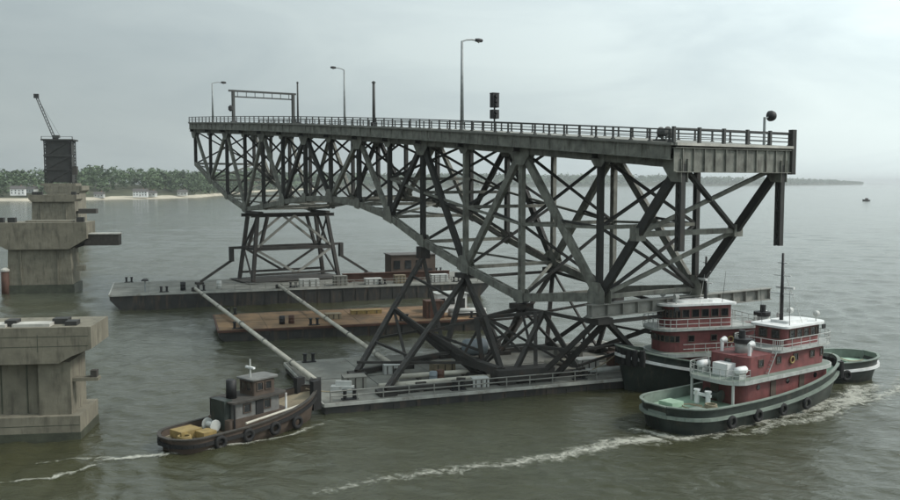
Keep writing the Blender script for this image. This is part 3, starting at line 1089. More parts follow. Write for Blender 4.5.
def near_tower():
    ctr = bworld(22.7, BW / 2, NEAR_Z + 0.05)
    t = empty("falsework_tower", ctr, 0.0, "squat dark falsework trestle of raking legs on the nearest barge", "support tower", "falsework towers")
    C0 = Vector(ctr)

    def W(x, y, z):
        return Vector((x, y, z)) - C0

    def joint(n, w, dz):
        p = bworld(NS[n], w, NB[n] + dz)
        return Vector(p) - C0

    J = {}
    for n, w, dz in ((1, 0, -1.98), (1, BW, -1.98), (3, 0, -0.62), (3, BW, -0.62), (2, 0, -0.62), (2, BW, -0.62)):
        p = joint(n, w, dz)
        MB().box((p.x, p.y, p.z - 0.30), (1.9, 1.9, 0.58), AXA).build("bearing_block", "false", t)
        J[(n, w)] = p - Vector((0, 0, 0.55))
    fz = 0.42

    def foot(x, y, sz=1.7):
        p = W(x, y, 0)
        p.z = fz
        MB().box((p.x, p.y, 0.21), (sz, sz, 0.42), NA).build("base_plate", "false", t)
        return p

    A, B = foot(-6.0, 83.4), foot(-9.6, 91.6)
    A2, B2, B3 = foot(2.6, 91.4), foot(-0.6, 101.6), foot(-4.6, 95.6, 1.2)
    C, C2, D2 = foot(5.4, 88.2), foot(9.0, 89.6), foot(13.4, 92.4)
    Rr, R2 = foot(21.2, 99.0), foot(17.4, 105.0)
    K, K2 = foot(6.0, 103.6), foot(11.6, 106.6)
    p4 = joint(4, 0, -0.62)
    MB().box((p4.x, p4.y, p4.z - 0.75), (1.3, 1.3, 1.5), AXA).build("bearing_block", "false", t)
    J4 = p4 - Vector((0, 0, 1.3))
    At, Bt = A.lerp(J[(3, 0)], 0.46), B.lerp(J4, 0.50)
    T2, T3 = W(3.6, 92.4, 7.0), W(9.8, 93.6, 7.4)

    def leg(a, b, w=0.46):
        MB().laced(a, b, w, w, pitch=0.8, bar=0.12).build("leg", "false", t)

    def raker(a, b, w=0.5):
        MB().laced(a, b, w, w, pitch=0.8, bar=0.12).build("raker", "false", t)

    def brace(a, b, w=0.22):
        MB().beam(a, b, w, w + 0.03).build("brace", "false", t)

    raker(J[(3, 0)], A); raker(J4, B)
    leg(At, A2); leg(Bt, B2); leg(At, C, 0.4); leg(Bt, A2, 0.4)
    brace(Bt, B3, 0.26); brace(At, B3)
    off = Vector((0.9, 0.35, 0))
    leg(J[(1, 0)] - off * 0.5, C2); leg(J[(1, 0)] + off * 0.7, C2 + off * 2.0, 0.5)
    raker(J[(1, 0)] + off * 1.0, Rr)
    leg(T2, C); leg(T2 - off, A2 + off); leg(T3, C + off * 0.8); leg(T3, D2); leg(T3 - off, C2 - off * 0.4, 0.4)
    leg(T2, J[(3, 0)], 0.4); leg(J[(2, 0)], T2, 0.4); leg(J[(2, 0)], K); leg(J[(3, 0)], K, 0.5); leg(J[(3, 0)], B2, 0.5); leg(J4, B2, 0.4); leg(J[(3, 0)], C, 0.4)
    leg(J[(1, BW)], Rr, 0.56); leg(J[(1, BW)], R2); leg(J[(2, BW)], R2); leg(J[(3, BW)], K2, 0.5); leg(J[(2, BW)], K2); leg(J[(3, BW)], K, 0.4)
    for a, b in ((T2, T3), (T3, J[(1, 0)]), (J[(1, 0)], J[(1, BW)]), (J[(3, 0)], J[(3, BW)]), (J[(1, BW)], J[(3, BW)]), (T3, J[(2, 0)])):
        MB().beam(a, b, 0.3, 0.34).build("cap_beam", "false", t)
    up = Vector((0, 0, 1.0))
    for a, b in ((A, C), (C, C2), (C2, D2), (B, B2), (B2, K), (K, K2), (K2, R2), (R2, Rr), (A2, C)):
        MB().beam(a - Vector((0, 0, 0.06)), b - Vector((0, 0, 0.06)), 0.5, 0.5).build("sole_beam", "false", t)
    for a, b in ((B + up, A2 + up), (A.lerp(At, 0.5), At.lerp(A2, 0.5)), (B.lerp(Bt, 0.5), Bt.lerp(B2, 0.5)), (A.lerp(At, 0.55), B.lerp(Bt, 0.45)), (At, Bt),
                 (T2.lerp(C, 0.5), T3.lerp(C, 0.5)), (T3.lerp(C, 0.5), J[(1, 0)].lerp(C2, 0.5)), (J[(1, 0)].lerp(Rr, 0.55), J[(1, 0)].lerp(C2, 0.55)),
                 (T2, T3.lerp(C, 0.6)), (T3, T2.lerp(C, 0.6)), (At, A2.lerp(T2, 0.4)), (At.lerp(A2, 0.6), C + up), (T2, A2.lerp(At, 0.3)),
                 (J[(1, 0)].lerp(Rr, 0.7), D2 + up * 0.5), (J[(2, 0)], T3.lerp(C, 0.4)), (J[(3, 0)].lerp(K, 0.5), J[(3, 0)].lerp(B2, 0.5)), (Bt.lerp(B2, 0.6), At.lerp(A2, 0.3)),
                 (J[(3, 0)].lerp(K, 0.6), J[(3, BW)].lerp(K2, 0.6)), (J[(3, BW)], R2), (J[(2, BW)].lerp(R2, 0.5), J[(1, BW)].lerp(Rr, 0.5)), (T2, D2), (T3, A2),
                 (J[(2, 0)].lerp(K, 0.5), T2), (J[(2, 0)].lerp(K, 0.3), A2), (B2, J[(2, 0)].lerp(K, 0.6)), (T3, J[(2, BW)]), (D2, J[(2, 0)]), (T2, At), (J[(3, 0)].lerp(At, 0.4), J4.lerp(Bt, 0.4))):
        brace(a, b)
    MB().beam(C + Vector((-1.0, -0.2, 0.4)), C2 + Vector((1.2, 0.5, 0.4)), 2.0, 1.25).build("reaction_beam", "false", t)
    MB().beam(A2.lerp(At, 0.35), C + Vector((-0.5, 0, 0.8)), 0.8, 0.8).build("reaction_beam", "false", t)


near_tower()


# ------------------------------------------------------------------ clutter on the barges
def place(c, rz, x, y, z):
    p = on(c, rz, x, y)
    return (p[0], p[1], z)


def cabin(name, loc, rz, w, d, h, wallm, roofm, label, wins=3, cat="cabin"):
    t = empty(name, loc, rz, label, cat)
    MB().box((0, 0, h / 2), (w, d, h)).build("wall", wallm, t)
    MB().box((0, 0, h + 0.07), (w + 0.4, d + 0.4, 0.14)).build("roof", roofm, t)
    for i in range(wins):
        xx = -w / 2 + w * (i + 0.5) / wins
        if i == wins - 1:
            MB().box((xx, -d / 2 - 0.02, 1.05), (0.9, 0.1, 2.0)).build("door", "black", t)
        else:
            MB().box((xx, -d / 2 - 0.02, h * 0.62), (w / wins * 0.55, 0.1, h * 0.34)).build("window", "glass", t)
    return t


def barrel(loc, m, label, r=0.4, h=1.1, grp="drums and bollards on the barges"):
    t = empty("barrel", loc, 0, label, "barrel", grp)
    MB().lathe([(r * 0.96, 0), (r, 0.02), (r, h * 0.33), (r * 1.05, h * 0.35), (r, h * 0.37), (r, h * 0.66), (r * 1.05, h * 0.68), (r, h * 0.7), (r, h)], n=14).build("body", m, t, True)
    MB().lathe([(r * 0.9, 0), (r * 0.9, 0.03)], c=(0, 0, h), n=14).build("lid", m, t)


def crate(loc, rz, sz, m, label):
    t = empty("crate", loc, rz, label, "crate", "boxes on the barges")
    w, d, h = sz
    MB().box((0, 0, h / 2), (w, d, h)).build("body", m, t)
    for i in range(3):
        MB().box((-w / 2 + w * (i + 0.5) / 3, -d / 2 - 0.03, h / 2), (0.1, 0.06, h - 0.05)).build("batten", "timber", t)
    MB().box((0, 0, h + 0.03), (w + 0.08, d + 0.08, 0.06)).build("lid", m, t)


FD = FAR_Z + 0.05
cabin("site_cabin", place(FAR_C, BA, 53.5, 9.5, FD), BA, 8.6, 5.0, 4.6, "brown", "roof", "brown site cabin standing on the far barge right of the tower", 4)
# davit-like mushroom vent and small fittings on the left end of the far barge
t = empty("deck_ventilator", place(FAR_C, BA, 5.5, 2.2, FD), 0, "dark mushroom ventilator on thin stem at far barge's left end", "ventilator")
MB().tube((0, 0, 0), (0, 0, 1.9), 0.12, 0.12, 8).build("stem", "alu", t)
MB().lathe([(0.6, 0), (0.62, 0.12), (0.4, 0.32), (0.05, 0.4)], c=(0, 0, 1.85), n=14).build("cowl", "black", t, True)
barrel(place(FAR_C, BA, 11.6, 2.6, FD), "black", "black barrel nearest the far barge's left end ventilator", 0.45, 1.4)
barrel(place(FAR_C, BA, 17.6, 3.4, FD), "offwhite", "pale barrel beside the left strut's head on the far barge", 0.45, 1.3)
crate(place(FAR_C, BA, 33.0, 2.4, FD), BA, (3.4, 1.6, 1.2), "offwhite", "pale long box between the far tower's legs")
crate(place(FAR_C, BA, 38.5, 2.2, FD), BA, (2.4, 1.6, 1.6), "barge_deck", "grey box under the right leg of the far tower")
crate(place(FAR_C, BA, 44.5, 2.0, FD), BA, (3.0, 1.8, 1.0), "offwhite", "low pale box on far barge below the brown cabin")
crate(place(FAR_C, BA, 49.5, 2.2, FD), BA, (2.0, 1.5, 1.4), "tan", "tan box right of the low pale box on far barge")
crate(place(FAR_C, BA, 57.0, 2.2, FD), BA, (3.2, 1.8, 1.3), "offwhite", "pale box at the right end of the far barge")
# a long dark plate girder lying on the far barge
t = empty("spare_girder", place(FAR_C, BA, 49.0, 5.2, FD), BA, "long dark plate girder lying along the far barge deck", "girder")
MB().ibeam((-9.5, 0, 0.95), (11.0, 0, 0.95), 0.8, 1.5, 0.09).build("girder", "redbrown", t)
for i in range(5):
    MB().box((-8 + 4.4 * i, 0, 0.1), (0.35, 1.6, 0.2)).build("bearer", "timber", t)

MD = MID_Z + 0.05
t = cabin("deck_cabin", place(MID_C, R(17), 34.0, 8.4, MD), R(17), 4.6, 3.2, 2.7, "white", "greytrim", "small white cabin with dark windows at the rusty barge's right end", 3)
crate(place(MID_C, R(17), 30.0, 3.0, MD), R(17), (2.6, 2.2, 2.4), "redbrown", "dark red-brown container in front of the white cabin")
crate(place(MID_C, R(17), 16.0, 6.0, MD), R(17), (2.2, 1.5, 0.7), "tan", "low tan box in the middle of the rusty barge")
crate(place(MID_C, R(17), 21.5, 9.5, MD), R(17), (4.5, 1.3, 0.5), "yellow", "flat ochre timber stack on the rusty barge")
barrel(place(MID_C, R(17), 8.5, 3.0, MD), "black", "black barrel near the rusty barge's left corner")
barrel(place(MID_C, R(17), 9.8, 3.2, MD), "redbrown", "red-brown barrel beside the black one on the rusty barge")
t = empty("pipe_stack", place(MID_C, R(17), 35.0, 3.0, MD), R(17), "pale pipes stacked at the rusty barge's right end", "pipes")
for i, (yy, zz) in enumerate(((-0.6, 0.3), (0, 0.3), (0.6, 0.3), (-0.3, 0.8), (0.3, 0.8))):
    MB().tube((-2.6, yy, zz), (2.8, yy, zz), 0.29, 0.29, 10).build("pipe", "offwhite", t, True)

ND = NEAR_Z + 0.05
for i, (x, y, L, m, lab) in enumerate(((6.0, 3.2, 16.0, "pipe", "long pale pipe lying nearest the left front edge of near barge"),
                                       (9.0, 6.6, 14.0, "pipe", "long pale pipe behind the first on the near barge's left half"),
                                       (27.0, 2.4, 13.5, "offwhite", "long whitish pipe along the near barge's right front edge"),
                                       (26.0, 7.8, 12.0, "pipe", "pale pipe behind the whitish one on near barge's right half"))):
    t = empty("loose_pipe", place(NEAR_C, NA, x, y, ND), NA + (0.02, -0.03, 0.01, 0.03)[i], lab, "pipe", "pipes lying on the near barge")
    MB().tube((0, 0, 0.42), (L, 0, 0.42), 0.26, 0.26, 10).build("pipe", m, t, True)
    for k in (0.15, 0.5, 0.85):
        MB().box((L * k, 0, 0.08), (0.3, 1.1, 0.16)).build("bearer", "timber", t)
cl = [(4.0, 5.0, (2.2, 1.6, 1.2), "barge_deck", "grey box at the near barge's left end beside the strut foot"),
      (9.5, 10.5, (1.8, 1.5, 0.9), "offwhite", "small pale box between the raking legs at left on near barge"),
      (14.5, 8.8, (2.4, 1.4, 1.0), "tan", "tan box left of the dark trestle feet on near barge"),
      (15.8, 1.6, (1.6, 1.2, 0.8), "offwhite", "pale box at the near barge edge left of the trestle"),
      (29.5, 5.2, (2.4, 1.5, 1.1), "offwhite", "pale box right of the trestle feet on near barge"),
      (33.5, 5.4, (1.8, 1.5, 1.4), "redbrown", "red-brown box on near barge beside the far tug's stern"),
      (31.0, 12.0, (3.0, 1.6, 1.2), "barge_deck", "grey box behind the right raking leg on near barge"),
      (36.0, 9.0, (2.2, 1.5, 1.2), "brown", "brown box at far right of the near barge deck")]
for x, y, sz, m, lab in cl:
    crate(place(NEAR_C, NA, x, y, ND), NA + random.uniform(-0.2, 0.2), sz, m, lab)
gr = empty("guard_rail", place(NEAR_C, NA, 0.6, 0.35, ND), NA, "grey pipe guard rail along the front edge of nearest barge", "guard rail")
for zz in (0.95, 0.5):
    MB().tube((0, 0, zz), (27.5, 0, zz), 0.06, 0.06, 6).build("rail", "false_lt", gr)
gp = None
for k in range(12):
    if gp is None:
        gp = MB().tube((0, 0, 0), (0, 0, 1.0), 0.06, 0.06, 6).build("rail_post", "false_lt", gr, loc=(2.5 * k, 0, 0))
    else:
        share(gp, "rail_post", gr, (2.5 * k, 0, 0))
hr = random.Random(21)
ORD = ["leftmost", "second", "third", "fourth", "fifth", "sixth", "seventh", "eighth", "ninth", "tenth", "eleventh", "rightmost"]
CN = {"offwhite": "whitish", "timber": "dark timber", "pipe": "pale buff", "tan": "tan", "black": "black"}
for k, x in enumerate(sorted(hr.uniform(2.5, 33) for _ in ORD)):
    y = hr.uniform(1.8, 5.5)
    m_ = hr.choice(["offwhite", "timber", "pipe", "tan", "black"])
    t = empty("timber_block", place(NEAR_C, NA, x, y, ND), NA + hr.uniform(-0.6, 0.6),
              "%s loose block, %s, counted from the near barge's left end behind the guard rail" % (ORD[k], CN[m_]), "timber block", "loose timber blocks on the near barge")
    L_, h_ = hr.uniform(0.9, 2.6), hr.uniform(0.3, 0.6)
    MB().box((0, 0, h_ / 2), (L_, hr.uniform(0.4, 0.9), h_)).build("baulk", m_, t)
    MB().box((0.1, 0.05, h_ * 1.4 + 0.002), (L_ * 0.7, 0.32, h_ * 0.8)).build("baulk", m_, t)
fr_ = empty("guard_rail", place(FAR_C, BA, 20.0, 0.4, FD), BA, "grey pipe guard rail along the far barge's front edge", "guard rail")
for zz in (1.0, 0.5):
    MB().tube((0, 0, zz), (44.0, 0, zz), 0.06, 0.06, 6).build("rail", "false_lt", fr_)
for k in range(18):
    share(gp, "rail_post", fr_, (44.0 * k / 17, 0, 0))
t = empty("fuel_tank", place(NEAR_C, NA, 20.5, 14.5, ND), BA, "pale blue-grey round tank on the near barge behind the trestle legs", "tank")
MB().lathe([(0.3, -1.5), (0.85, -1.3), (0.95, -1.0), (0.95, 1.0), (0.85, 1.3), (0.3, 1.5)], c=(0, 0, 1.35), n=16, axis='x').build("tank", "bluegrey", t, True)
for sg in (-1, 1):
    MB().box((sg * 0.8, 0, 0.3), (0.2, 1.4, 0.6)).build("saddle", "false", t)
barrel(place(NEAR_C, NA, 12.0, 4.6, ND), "bluegrey", "blue-grey barrel on the near barge left half")
barrel(place(NEAR_C, NA, 12.9, 5.0, ND), "redbrown", "red-brown barrel on the near barge left half")
barrel(place(NEAR_C, NA, 35.2, 3.0, ND), "black", "black barrel near the right end of the near barge")


# ------------------------------------------------------------------ boats
def hull_shape(L, B, zs, zm, zb, n=26, tumble=0.93, bow_full=0.55, keel=-1.2, stern_round=0.17):
    """returns stations: list of (x, half_breadth_at_top, half_at_waterline, sheer z)"""
    st = []
    n = 34
    for i in range(n + 1):
        t = (1 - math.cos(math.pi * i / n)) / 2
        if t < stern_round:
            u = 1 - t / stern_round
            b = 0.97 * max(0.10, (1 - u ** 2.6)) ** 0.5
        else:
            b = 0.97 + 0.03 * math.sin(math.pi * min(1, (t - stern_round) / 0.5))
        if t > bow_full:
            u = (t - bow_full) / (1 - bow_full)
            b *= math.sqrt(max(0.0, 1 - u ** 2.3))
        z = zm + (zs - zm) * max(0, 1 - t / 0.35) ** 2 + (zb - zm) * max(0, (t - 0.35) / 0.65) ** 2
        st.append((t * L - L / 2, max(0.06, b * B / 2), z))
    return st


def build_hull(t, L, B, zs, zm, zb, bulw, mats, keel=-1.3, **kw):
    hullm, capm, deckm, innerm, beltm = mats
    st = hull_shape(L, B, zs, zm, zb, **kw)
    n = len(st)
    V, F = [], []
    rings = []
    for i, (x, b, z) in enumerate(st):
        xx = x
        rk = (x + L / 2) / L
        # flare at bow: waterline narrower and further aft
        wl_b = b * (0.93 if rk < 0.6 else 0.93 - 0.25 * ((rk - 0.6) / 0.4) ** 1.5)
        wx = x - (0.10 * L * 0.35) * max(0, (rk - 0.7) / 0.3) ** 2 + (0.03 * L) * max(0, (0.12 - rk) / 0.12)
        kb = wl_b * 0.5
        row = [(wx, kb, keel), (wx, wl_b * 0.97, -0.3), (wx * 0.5 + x * 0.5, (wl_b + b) / 2 * 0.995, z * 0.42), (x, b, z)]
        full = [(p[0], p[1], p[2]) for p in row] + [(p[0], -p[1], p[2]) for p in reversed(row)]
        rings.append(full)
    for r in rings:
        V += r
    m = 8
    for i in range(n - 1):
        for k in range(m - 1):
            if k == 3:
                continue
            F.append((i * m + k, (i + 1) * m + k, (i + 1) * m + k + 1, i * m + k + 1))
    F.append(tuple(range(0, m)))
    F.append(tuple((n - 1) * m + k for k in reversed(range(m))))
    ho = MB().add(V, F).build("hull", hullm, t, True)
    # bulwark inner face
    V, F = [], []
    for i, (x, b, z) in enumerate(st):
        bi = max(0.02, b - 0.16)
        xi = x * (1 - 0.3 / L)
        V += [(xi, bi, z), (xi, bi, z - bulw - 0.05), (xi, -bi, z - bulw - 0.05), (xi, -bi, z)]
    for i in range(n - 1):
        F += [(i * 4, i * 4 + 1, i * 4 + 5, i * 4 + 4), (i * 4 + 2, i * 4 + 3, i * 4 + 7, i * 4 + 6)]
    F.append((0, 1, 2, 3))
    MB().add(V, F).build("bulwark", innerm, t)
    # deck
    V, F = [], []
    for i, (x, b, z) in enumerate(st):
        bi = max(0.02, b - 0.14)
        xi = x * (1 - 0.25 / L)
        V += [(xi, bi, z - bulw), (xi, 0, z - bulw + 0.06), (xi, -bi, z - bulw)]
    for i in range(n - 1):
        F += [(i * 3, i * 3 + 3, i * 3 + 4, i * 3 + 1), (i * 3 + 1, i * 3 + 4, i * 3 + 5, i * 3 + 2)]
    MB().add(V, F).build("deck", deckm, t)
    # cap rail and rubbing belts as swept boxes
    cap, belt = MB(), MB()
    loop = [(x, b, z) for x, b, z in st] + [(x, -b, z) for x, b, z in reversed(st)]
    loop.append(loop[0])
    for p, q in zip(loop[:-1], loop[1:]):
        if (Vector(p) - Vector(q)).length < 1e-4:
            continue
        cap.beam((p[0], p[1], p[2] + 0.05), (q[0], q[1], q[2] + 0.05), 0.30, 0.10)
        belt.beam((p[0] * 1.0, p[1] * 1.012, p[2] - bulw * 0.98), (q[0], q[1] * 1.012, q[2] - bulw * 0.98), 0.26, 0.26)
    cap.build("cap_rail", capm, ho)
    belt.build("rubbing_belt", beltm, ho)
    return st


def rounded_house(x0, x1, hw, z0, z1, rf=1.2, rb=0.5, taper=1.0):
    """plan with rounded corners; x1 is the forward end"""
    pts = []

    def arc(cx, cy, r, a0, a1, k=5):
        for i in range(k + 1):
            a = a0 + (a1 - a0) * i / k
            pts.append((cx + r * math.cos(a), cy + r * math.sin(a)))
    arc(x1 - rf, hw - rf, rf, math.pi / 2, 0)
    arc(x1 - rf, -hw + rf, rf, 0, -math.pi / 2)
    arc(x0 + rb, -hw + rb, rb, -math.pi / 2, -math.pi)
    arc(x0 + rb, hw - rb, rb, math.pi, math.pi / 2)
    return pts


def wall_ring(t, poly, z0, z1, name, m):
    return MB().prism(poly, z0, z1).build(name, m, t)


def windows_round(parent, poly, zc, h, wdt, skip=None, m="glass", name="window", gap=0.5, frames="greytrim"):
    n = len(poly)
    for i in range(n):
        a, b = Vector(poly[i] + (0,)), Vector(poly[(i + 1) % n] + (0,))
        L = (b - a).length
        if L < 0.28:
            continue
        d = (b - a).normalized()
        nr = Vector((-d.y, d.x, 0))
        k = max(1, int(L / (wdt + gap)))
        for j in range(k):
            c = a + d * (L * (j + 0.5) / k)
            if skip and skip(c):
                continue
            ww = min(wdt, L * 0.8)
            ang = math.atan2(d.y, d.x)
            MB().box((c.x, c.y, zc), (ww, 0.06, h), ang).build(name, m, parent)
            if frames:
                fr = MB()
                for sx_ in (-1, 1):
                    q = c + d * (sx_ * (ww / 2 + 0.03))
                    fr.box((q.x, q.y, zc), (0.07, 0.16, h + 0.14), ang)
                for sz_ in (-1, 1):
                    fr.box((c.x, c.y, zc + sz_ * (h / 2 + 0.035)), (ww + 0.0, 0.15, 0.07), ang)
                fr.build("window_frame", frames, parent)


def railing(t, pts, z, h=1.0, m="white", closed=False, step=1.2, r=0.035):
    rl = MB()
    P = list(pts) + ([pts[0]] if closed else [])
    for a, b in zip(P[:-1], P[1:]):
        for zz in (h, h * 0.5):
            rl.tube((a[0], a[1], z + zz), (b[0], b[1], z + zz), r, r, 5)
    acc = 0.0
    for a, b in zip(P[:-1], P[1:]):
        L = math.dist(a, b)
        k = max(1, int(L / step))
        for i in range(k):
            x, y = a[0] + (b[0] - a[0]) * i / k, a[1] + (b[1] - a[1]) * i / k
            rl.tube((x, y, z), (x, y, z + h), r, r, 5)
    return rl.build("railing", m, t)


def tyre_fenders(t, L, B, spots, z):
    src = None
    for x, sg in spots:
        if src is None:
            src = MB().torus((0, 0, 0), 0.42, 0.17, 'y').build("tyre_fender", "tyre", t, True, loc=(x, sg * (B / 2 + 0.12), z))
        else:
            share(src, "tyre_fender", t, (x, sg * (B / 2 + 0.12), z))


def big_tug(loc, rz, L, B, label, mast_h, zb=3.7, housem="maroon", second=False):
    t = empty("tugboat", (loc[0], loc[1], 0), rz, label, "tugboat", "red-housed tugboats")
    bul = 0.85
    zs, zm = 2.3, 2.05
    T1, T2, T3 = (2.15, 1.75, 1.75) if not second else (2.3, 2.2, 2.2)
    build_hull(t, L, B, zs, zm, zb, bul, ("hullgreen", "bulwark", "deckgreen", "bulwark", "bulwark" if not second else "white"))
    dz = zm - bul + 0.04
    x0 = -L / 2
    # lower deckhouse
    p1 = rounded_house(x0 + L * 0.34, x0 + L * 0.875, B * 0.33, 0, 0, 1.8, 0.6)
    h1 = wall_ring(t, p1, dz - 0.1, dz + T1, "deckhouse", housem)
    for sg in (-1, 1):
        for k in range(5):
            xx = x0 + L * (0.41 + 0.085 * k)
            if k in (1, 3):
                MB().box((xx, sg * (B * 0.33 + 0.02), dz + 1.0), (0.8, 0.1, 1.8)).build("door", "brown", h1)
            else:
                MB().lathe([(0.25, -0.05), (0.25, 0.05)], c=(xx, sg * (B * 0.33 + 0.01), dz + 1.6), n=12, axis='y').build("porthole", "glass", h1)
    MB().box((x0 + L * 0.34 - 0.02, 0.8, dz + 1.0), (0.1, 0.85, 1.8)).build("door", "brown", h1)
    # boat deck overhanging, pale edge
    z2 = dz + T1
    p2 = rounded_house(x0 + L * 0.265, x0 + L * 0.885, B * 0.405, 0, 0, 2.3, 1.8)
    bd = MB().prism(p2, z2, z2 + 0.34).build("boat_deck", "greytrim", t)
    MB().prism([(x * 0.985 + 0.0, y * 0.965) for x, y in p2], z2 + 0.342, z2 + 0.36).build("deck_covering", "bulwark", bd)
    railing(bd, p2[12:] + p2[:1], z2 + 0.35, 0.95, "greytrim")
    for sg in (-1, 1):
        MB().tube((x0 + L * 0.285, sg * B * 0.30, dz), (x0 + L * 0.285, sg * B * 0.30, z2), 0.13, 0.13, 8).build("stanchion", "offwhite", bd)
    # upper house
    z3 = z2 + 0.36
    p3 = rounded_house(x0 + L * 0.37, x0 + L * 0.86, B * 0.285, 0, 0, 1.6, 0.5)
    h2 = wall_ring(t, p3, z3 - 0.05, z3 + T2, "upper_house", housem)
    windows_round(h2, p3, z3 + T2 * 0.62, 0.55, 0.6, gap=1.9, frames="brown")
    # bridge deck
    z4 = z3 + T2
    p4 = rounded_house(x0 + L * 0.52, x0 + L * 0.89, B * 0.34, 0, 0, 1.9, 0.6)
    br = MB().prism(p4, z4, z4 + 0.24).build("bridge_deck", "greytrim", t)
    railing(br, p4, z4 + 0.24, 0.95, "offwhite", True)
    # wheelhouse
    z5 = z4 + 0.24
    p5 = rounded_house(x0 + L * 0.605, x0 + L * 0.84, B * 0.235, 0, 0, 1.25, 0.4)
    wh = wall_ring(t, p5, z5 - 0.02, z5 + T3, "wheelhouse", housem)
    windows_round(wh, p5, z5 + T3 * 0.64, 0.75, 0.75, gap=0.25, frames="brown")
    p6 = rounded_house(x0 + L * 0.59, x0 + L * 0.865, B * 0.275, 0, 0, 1.4, 0.5)
    rf = MB().prism(p6, z5 + T3, z5 + T3 + 0.2).build("wheelhouse_roof", "white", t)
    MB().prism([(x * 0.5 + (x0 + L * 0.73) * 0.5, y * 0.5) for x, y in p6], z5 + T3 + 0.202, z5 + T3 + 0.45).build("roof_hatch", "white", rf)
    z6 = z5 + T3 + 0.2
    # searchlights, horn
    for sg in (-1, 1):
        s_ = MB().tube((x0 + L * 0.81, sg * B * 0.19, z6), (x0 + L * 0.81, sg * B * 0.19, z6 + 0.55), 0.06, 0.06, 6)
        s_.lathe([(0.1, -0.3), (0.27, -0.15), (0.3, 0.2)], c=(x0 + L * 0.81, sg * B * 0.19, z6 + 0.7), n=12, axis='x')
        s_.build("searchlight", "offwhite", rf)
    # funnel
    fx = x0 + L * 0.46
    fn = MB()
    P = []
    for z, sx, sy in ((z3 + T2 - 0.05, 0.95, 0.75), (z3 + T2 + 1.2, 0.8, 0.62)):
        P.append([(fx - (z - z3) * 0.05 + sx * math.cos(2 * math.pi * i / 18), sy * math.sin(2 * math.pi * i / 18), z) for i in range(18)])
    fn.add(P[0] + P[1], [(i, (i + 1) % 18, 18 + (i + 1) % 18, 18 + i) for i in range(18)] + [tuple(range(17, -1, -1)), tuple(range(18, 36))])
    fo = fn.build("funnel", "greytrim", t, True)
    MB().lathe([(0.86, 0), (0.86, 0.4), (0.7, 0.42)], n=18).build("funnel_band", "black", fo, loc=(fx - 0.18, 0, z3 + T2 + 0.85))
    MB().lathe([(0.3, 0), (0.3, 0.8)], n=10).build("exhaust_pipe", "black", fo, loc=(fx - 0.18, 0.15, z3 + T2 + 1.2))
    # mast
    mx = x0 + L * 0.675
    ms = MB().tube((mx, 0, z6 - 0.1), (mx, 0, z6 + mast_h), 0.19, 0.11, 10).build("mast", "black", t, True)
    for k, (hh, wd) in enumerate(((0.42, 2.6), (0.68, 1.8), (0.86, 1.0))):
        MB().beam((mx, -wd / 2, z6 + mast_h * hh), (mx, wd / 2, z6 + mast_h * hh), 0.09, 0.1).build("crosstree", "white", ms)
    MB().box((mx + 0.5, 0, z6 + mast_h * 0.5), (0.25, 1.9, 0.22)).build("radar_scanner", "white", ms)
    MB().tube((mx, 0, z6 + mast_h * 0.47), (mx + 0.5, 0, z6 + mast_h * 0.47), 0.06, 0.06, 6).build("radar_bracket", "white", ms)
    for sg in (-1, 1):
        MB().tube((mx, 0, z6 + mast_h * 0.8), (mx + 1.4, sg * 1.3, z6 + 0.02), 0.025, 0.025, 4).build("stay", "offwhite", ms)
    # life raft canisters and lockers on the boat deck
    for sg in (-1, 1):
        MB().lathe([(0.1, -0.7), (0.34, -0.62), (0.36, 0), (0.34, 0.62), (0.1, 0.7)], c=(x0 + L * 0.335, sg * B * 0.27, z3 + 0.75), n=12, axis='x').build("liferaft", "white", bd, True)
        MB().box((x0 + L * 0.335, sg * B * 0.27, z3 + 0.2), (0.9, 0.5, 0.4)).build("raft_cradle", "greytrim", bd)
    MB().box((x0 + L * 0.35, 0, z3 + 0.55), (1.3, 1.6, 1.1)).build("locker", "white", bd)
    # small fittings: ladder, vents, lifebuoys, aerials, flagstaff
    for sg in (-1, 1):
        ld = MB()
        xb = x0 + L * 0.515
        for dx in (-0.2, 0.2):
            ld.beam((xb - 1.3 + dx * 0, sg * (B * 0.30) + dx, z3), (xb, sg * (B * 0.30) + dx, z4 + 0.2), 0.06, 0.06)
        for k in range(6):
            u = (k + 0.5) / 6
            ld.beam((xb - 1.3 + 1.3 * u, sg * B * 0.30 - 0.2, z3 + (z4 + 0.2 - z3) * u), (xb - 1.3 + 1.3 * u, sg * B * 0.30 + 0.2, z3 + (z4 + 0.2 - z3) * u), 0.05, 0.05)
        ld.build("ladder", "greytrim", br)
        vt = MB().tube((x0 + L * 0.41, sg * B * 0.2, z4 - 0.05), (x0 + L * 0.41, sg * B * 0.2, z4 + 0.9), 0.16, 0.16, 10)
        vt.lathe([(0.16, -0.25), (0.24, 0.0), (0.34, 0.28)], c=(x0 + L * 0.41 + 0.1, sg * B * 0.2, z4 + 1.0), n=12, axis='x')
        vt.build("cowl_vent", "white", t)
        MB().torus((x0 + L * 0.62, sg * (B * 0.285 + 0.1), z3 + T2 * 0.5), 0.3, 0.08, 'y', 16, 7).build("lifebuoy", "yellow", h2, True)
        MB().tube((x0 + L * 0.64, sg * B * 0.2, z6), (x0 + L * 0.63, sg * B * 0.21, z6 + 3.2), 0.03, 0.015, 5).build("aerial", "black", rf)
        MB().box((x0 + L * 0.82, sg * (B * 0.275 + 0.05), z6 - 0.45), (0.5, 0.12, 0.4)).build("navigation_light", "black", rf)
    MB().tube((x0 + L * 0.275, 0, z3), (x0 + L * 0.26, 0, z3 + 2.6), 0.05, 0.03, 6).build("flagstaff", "offwhite", bd)
    hs = MB()
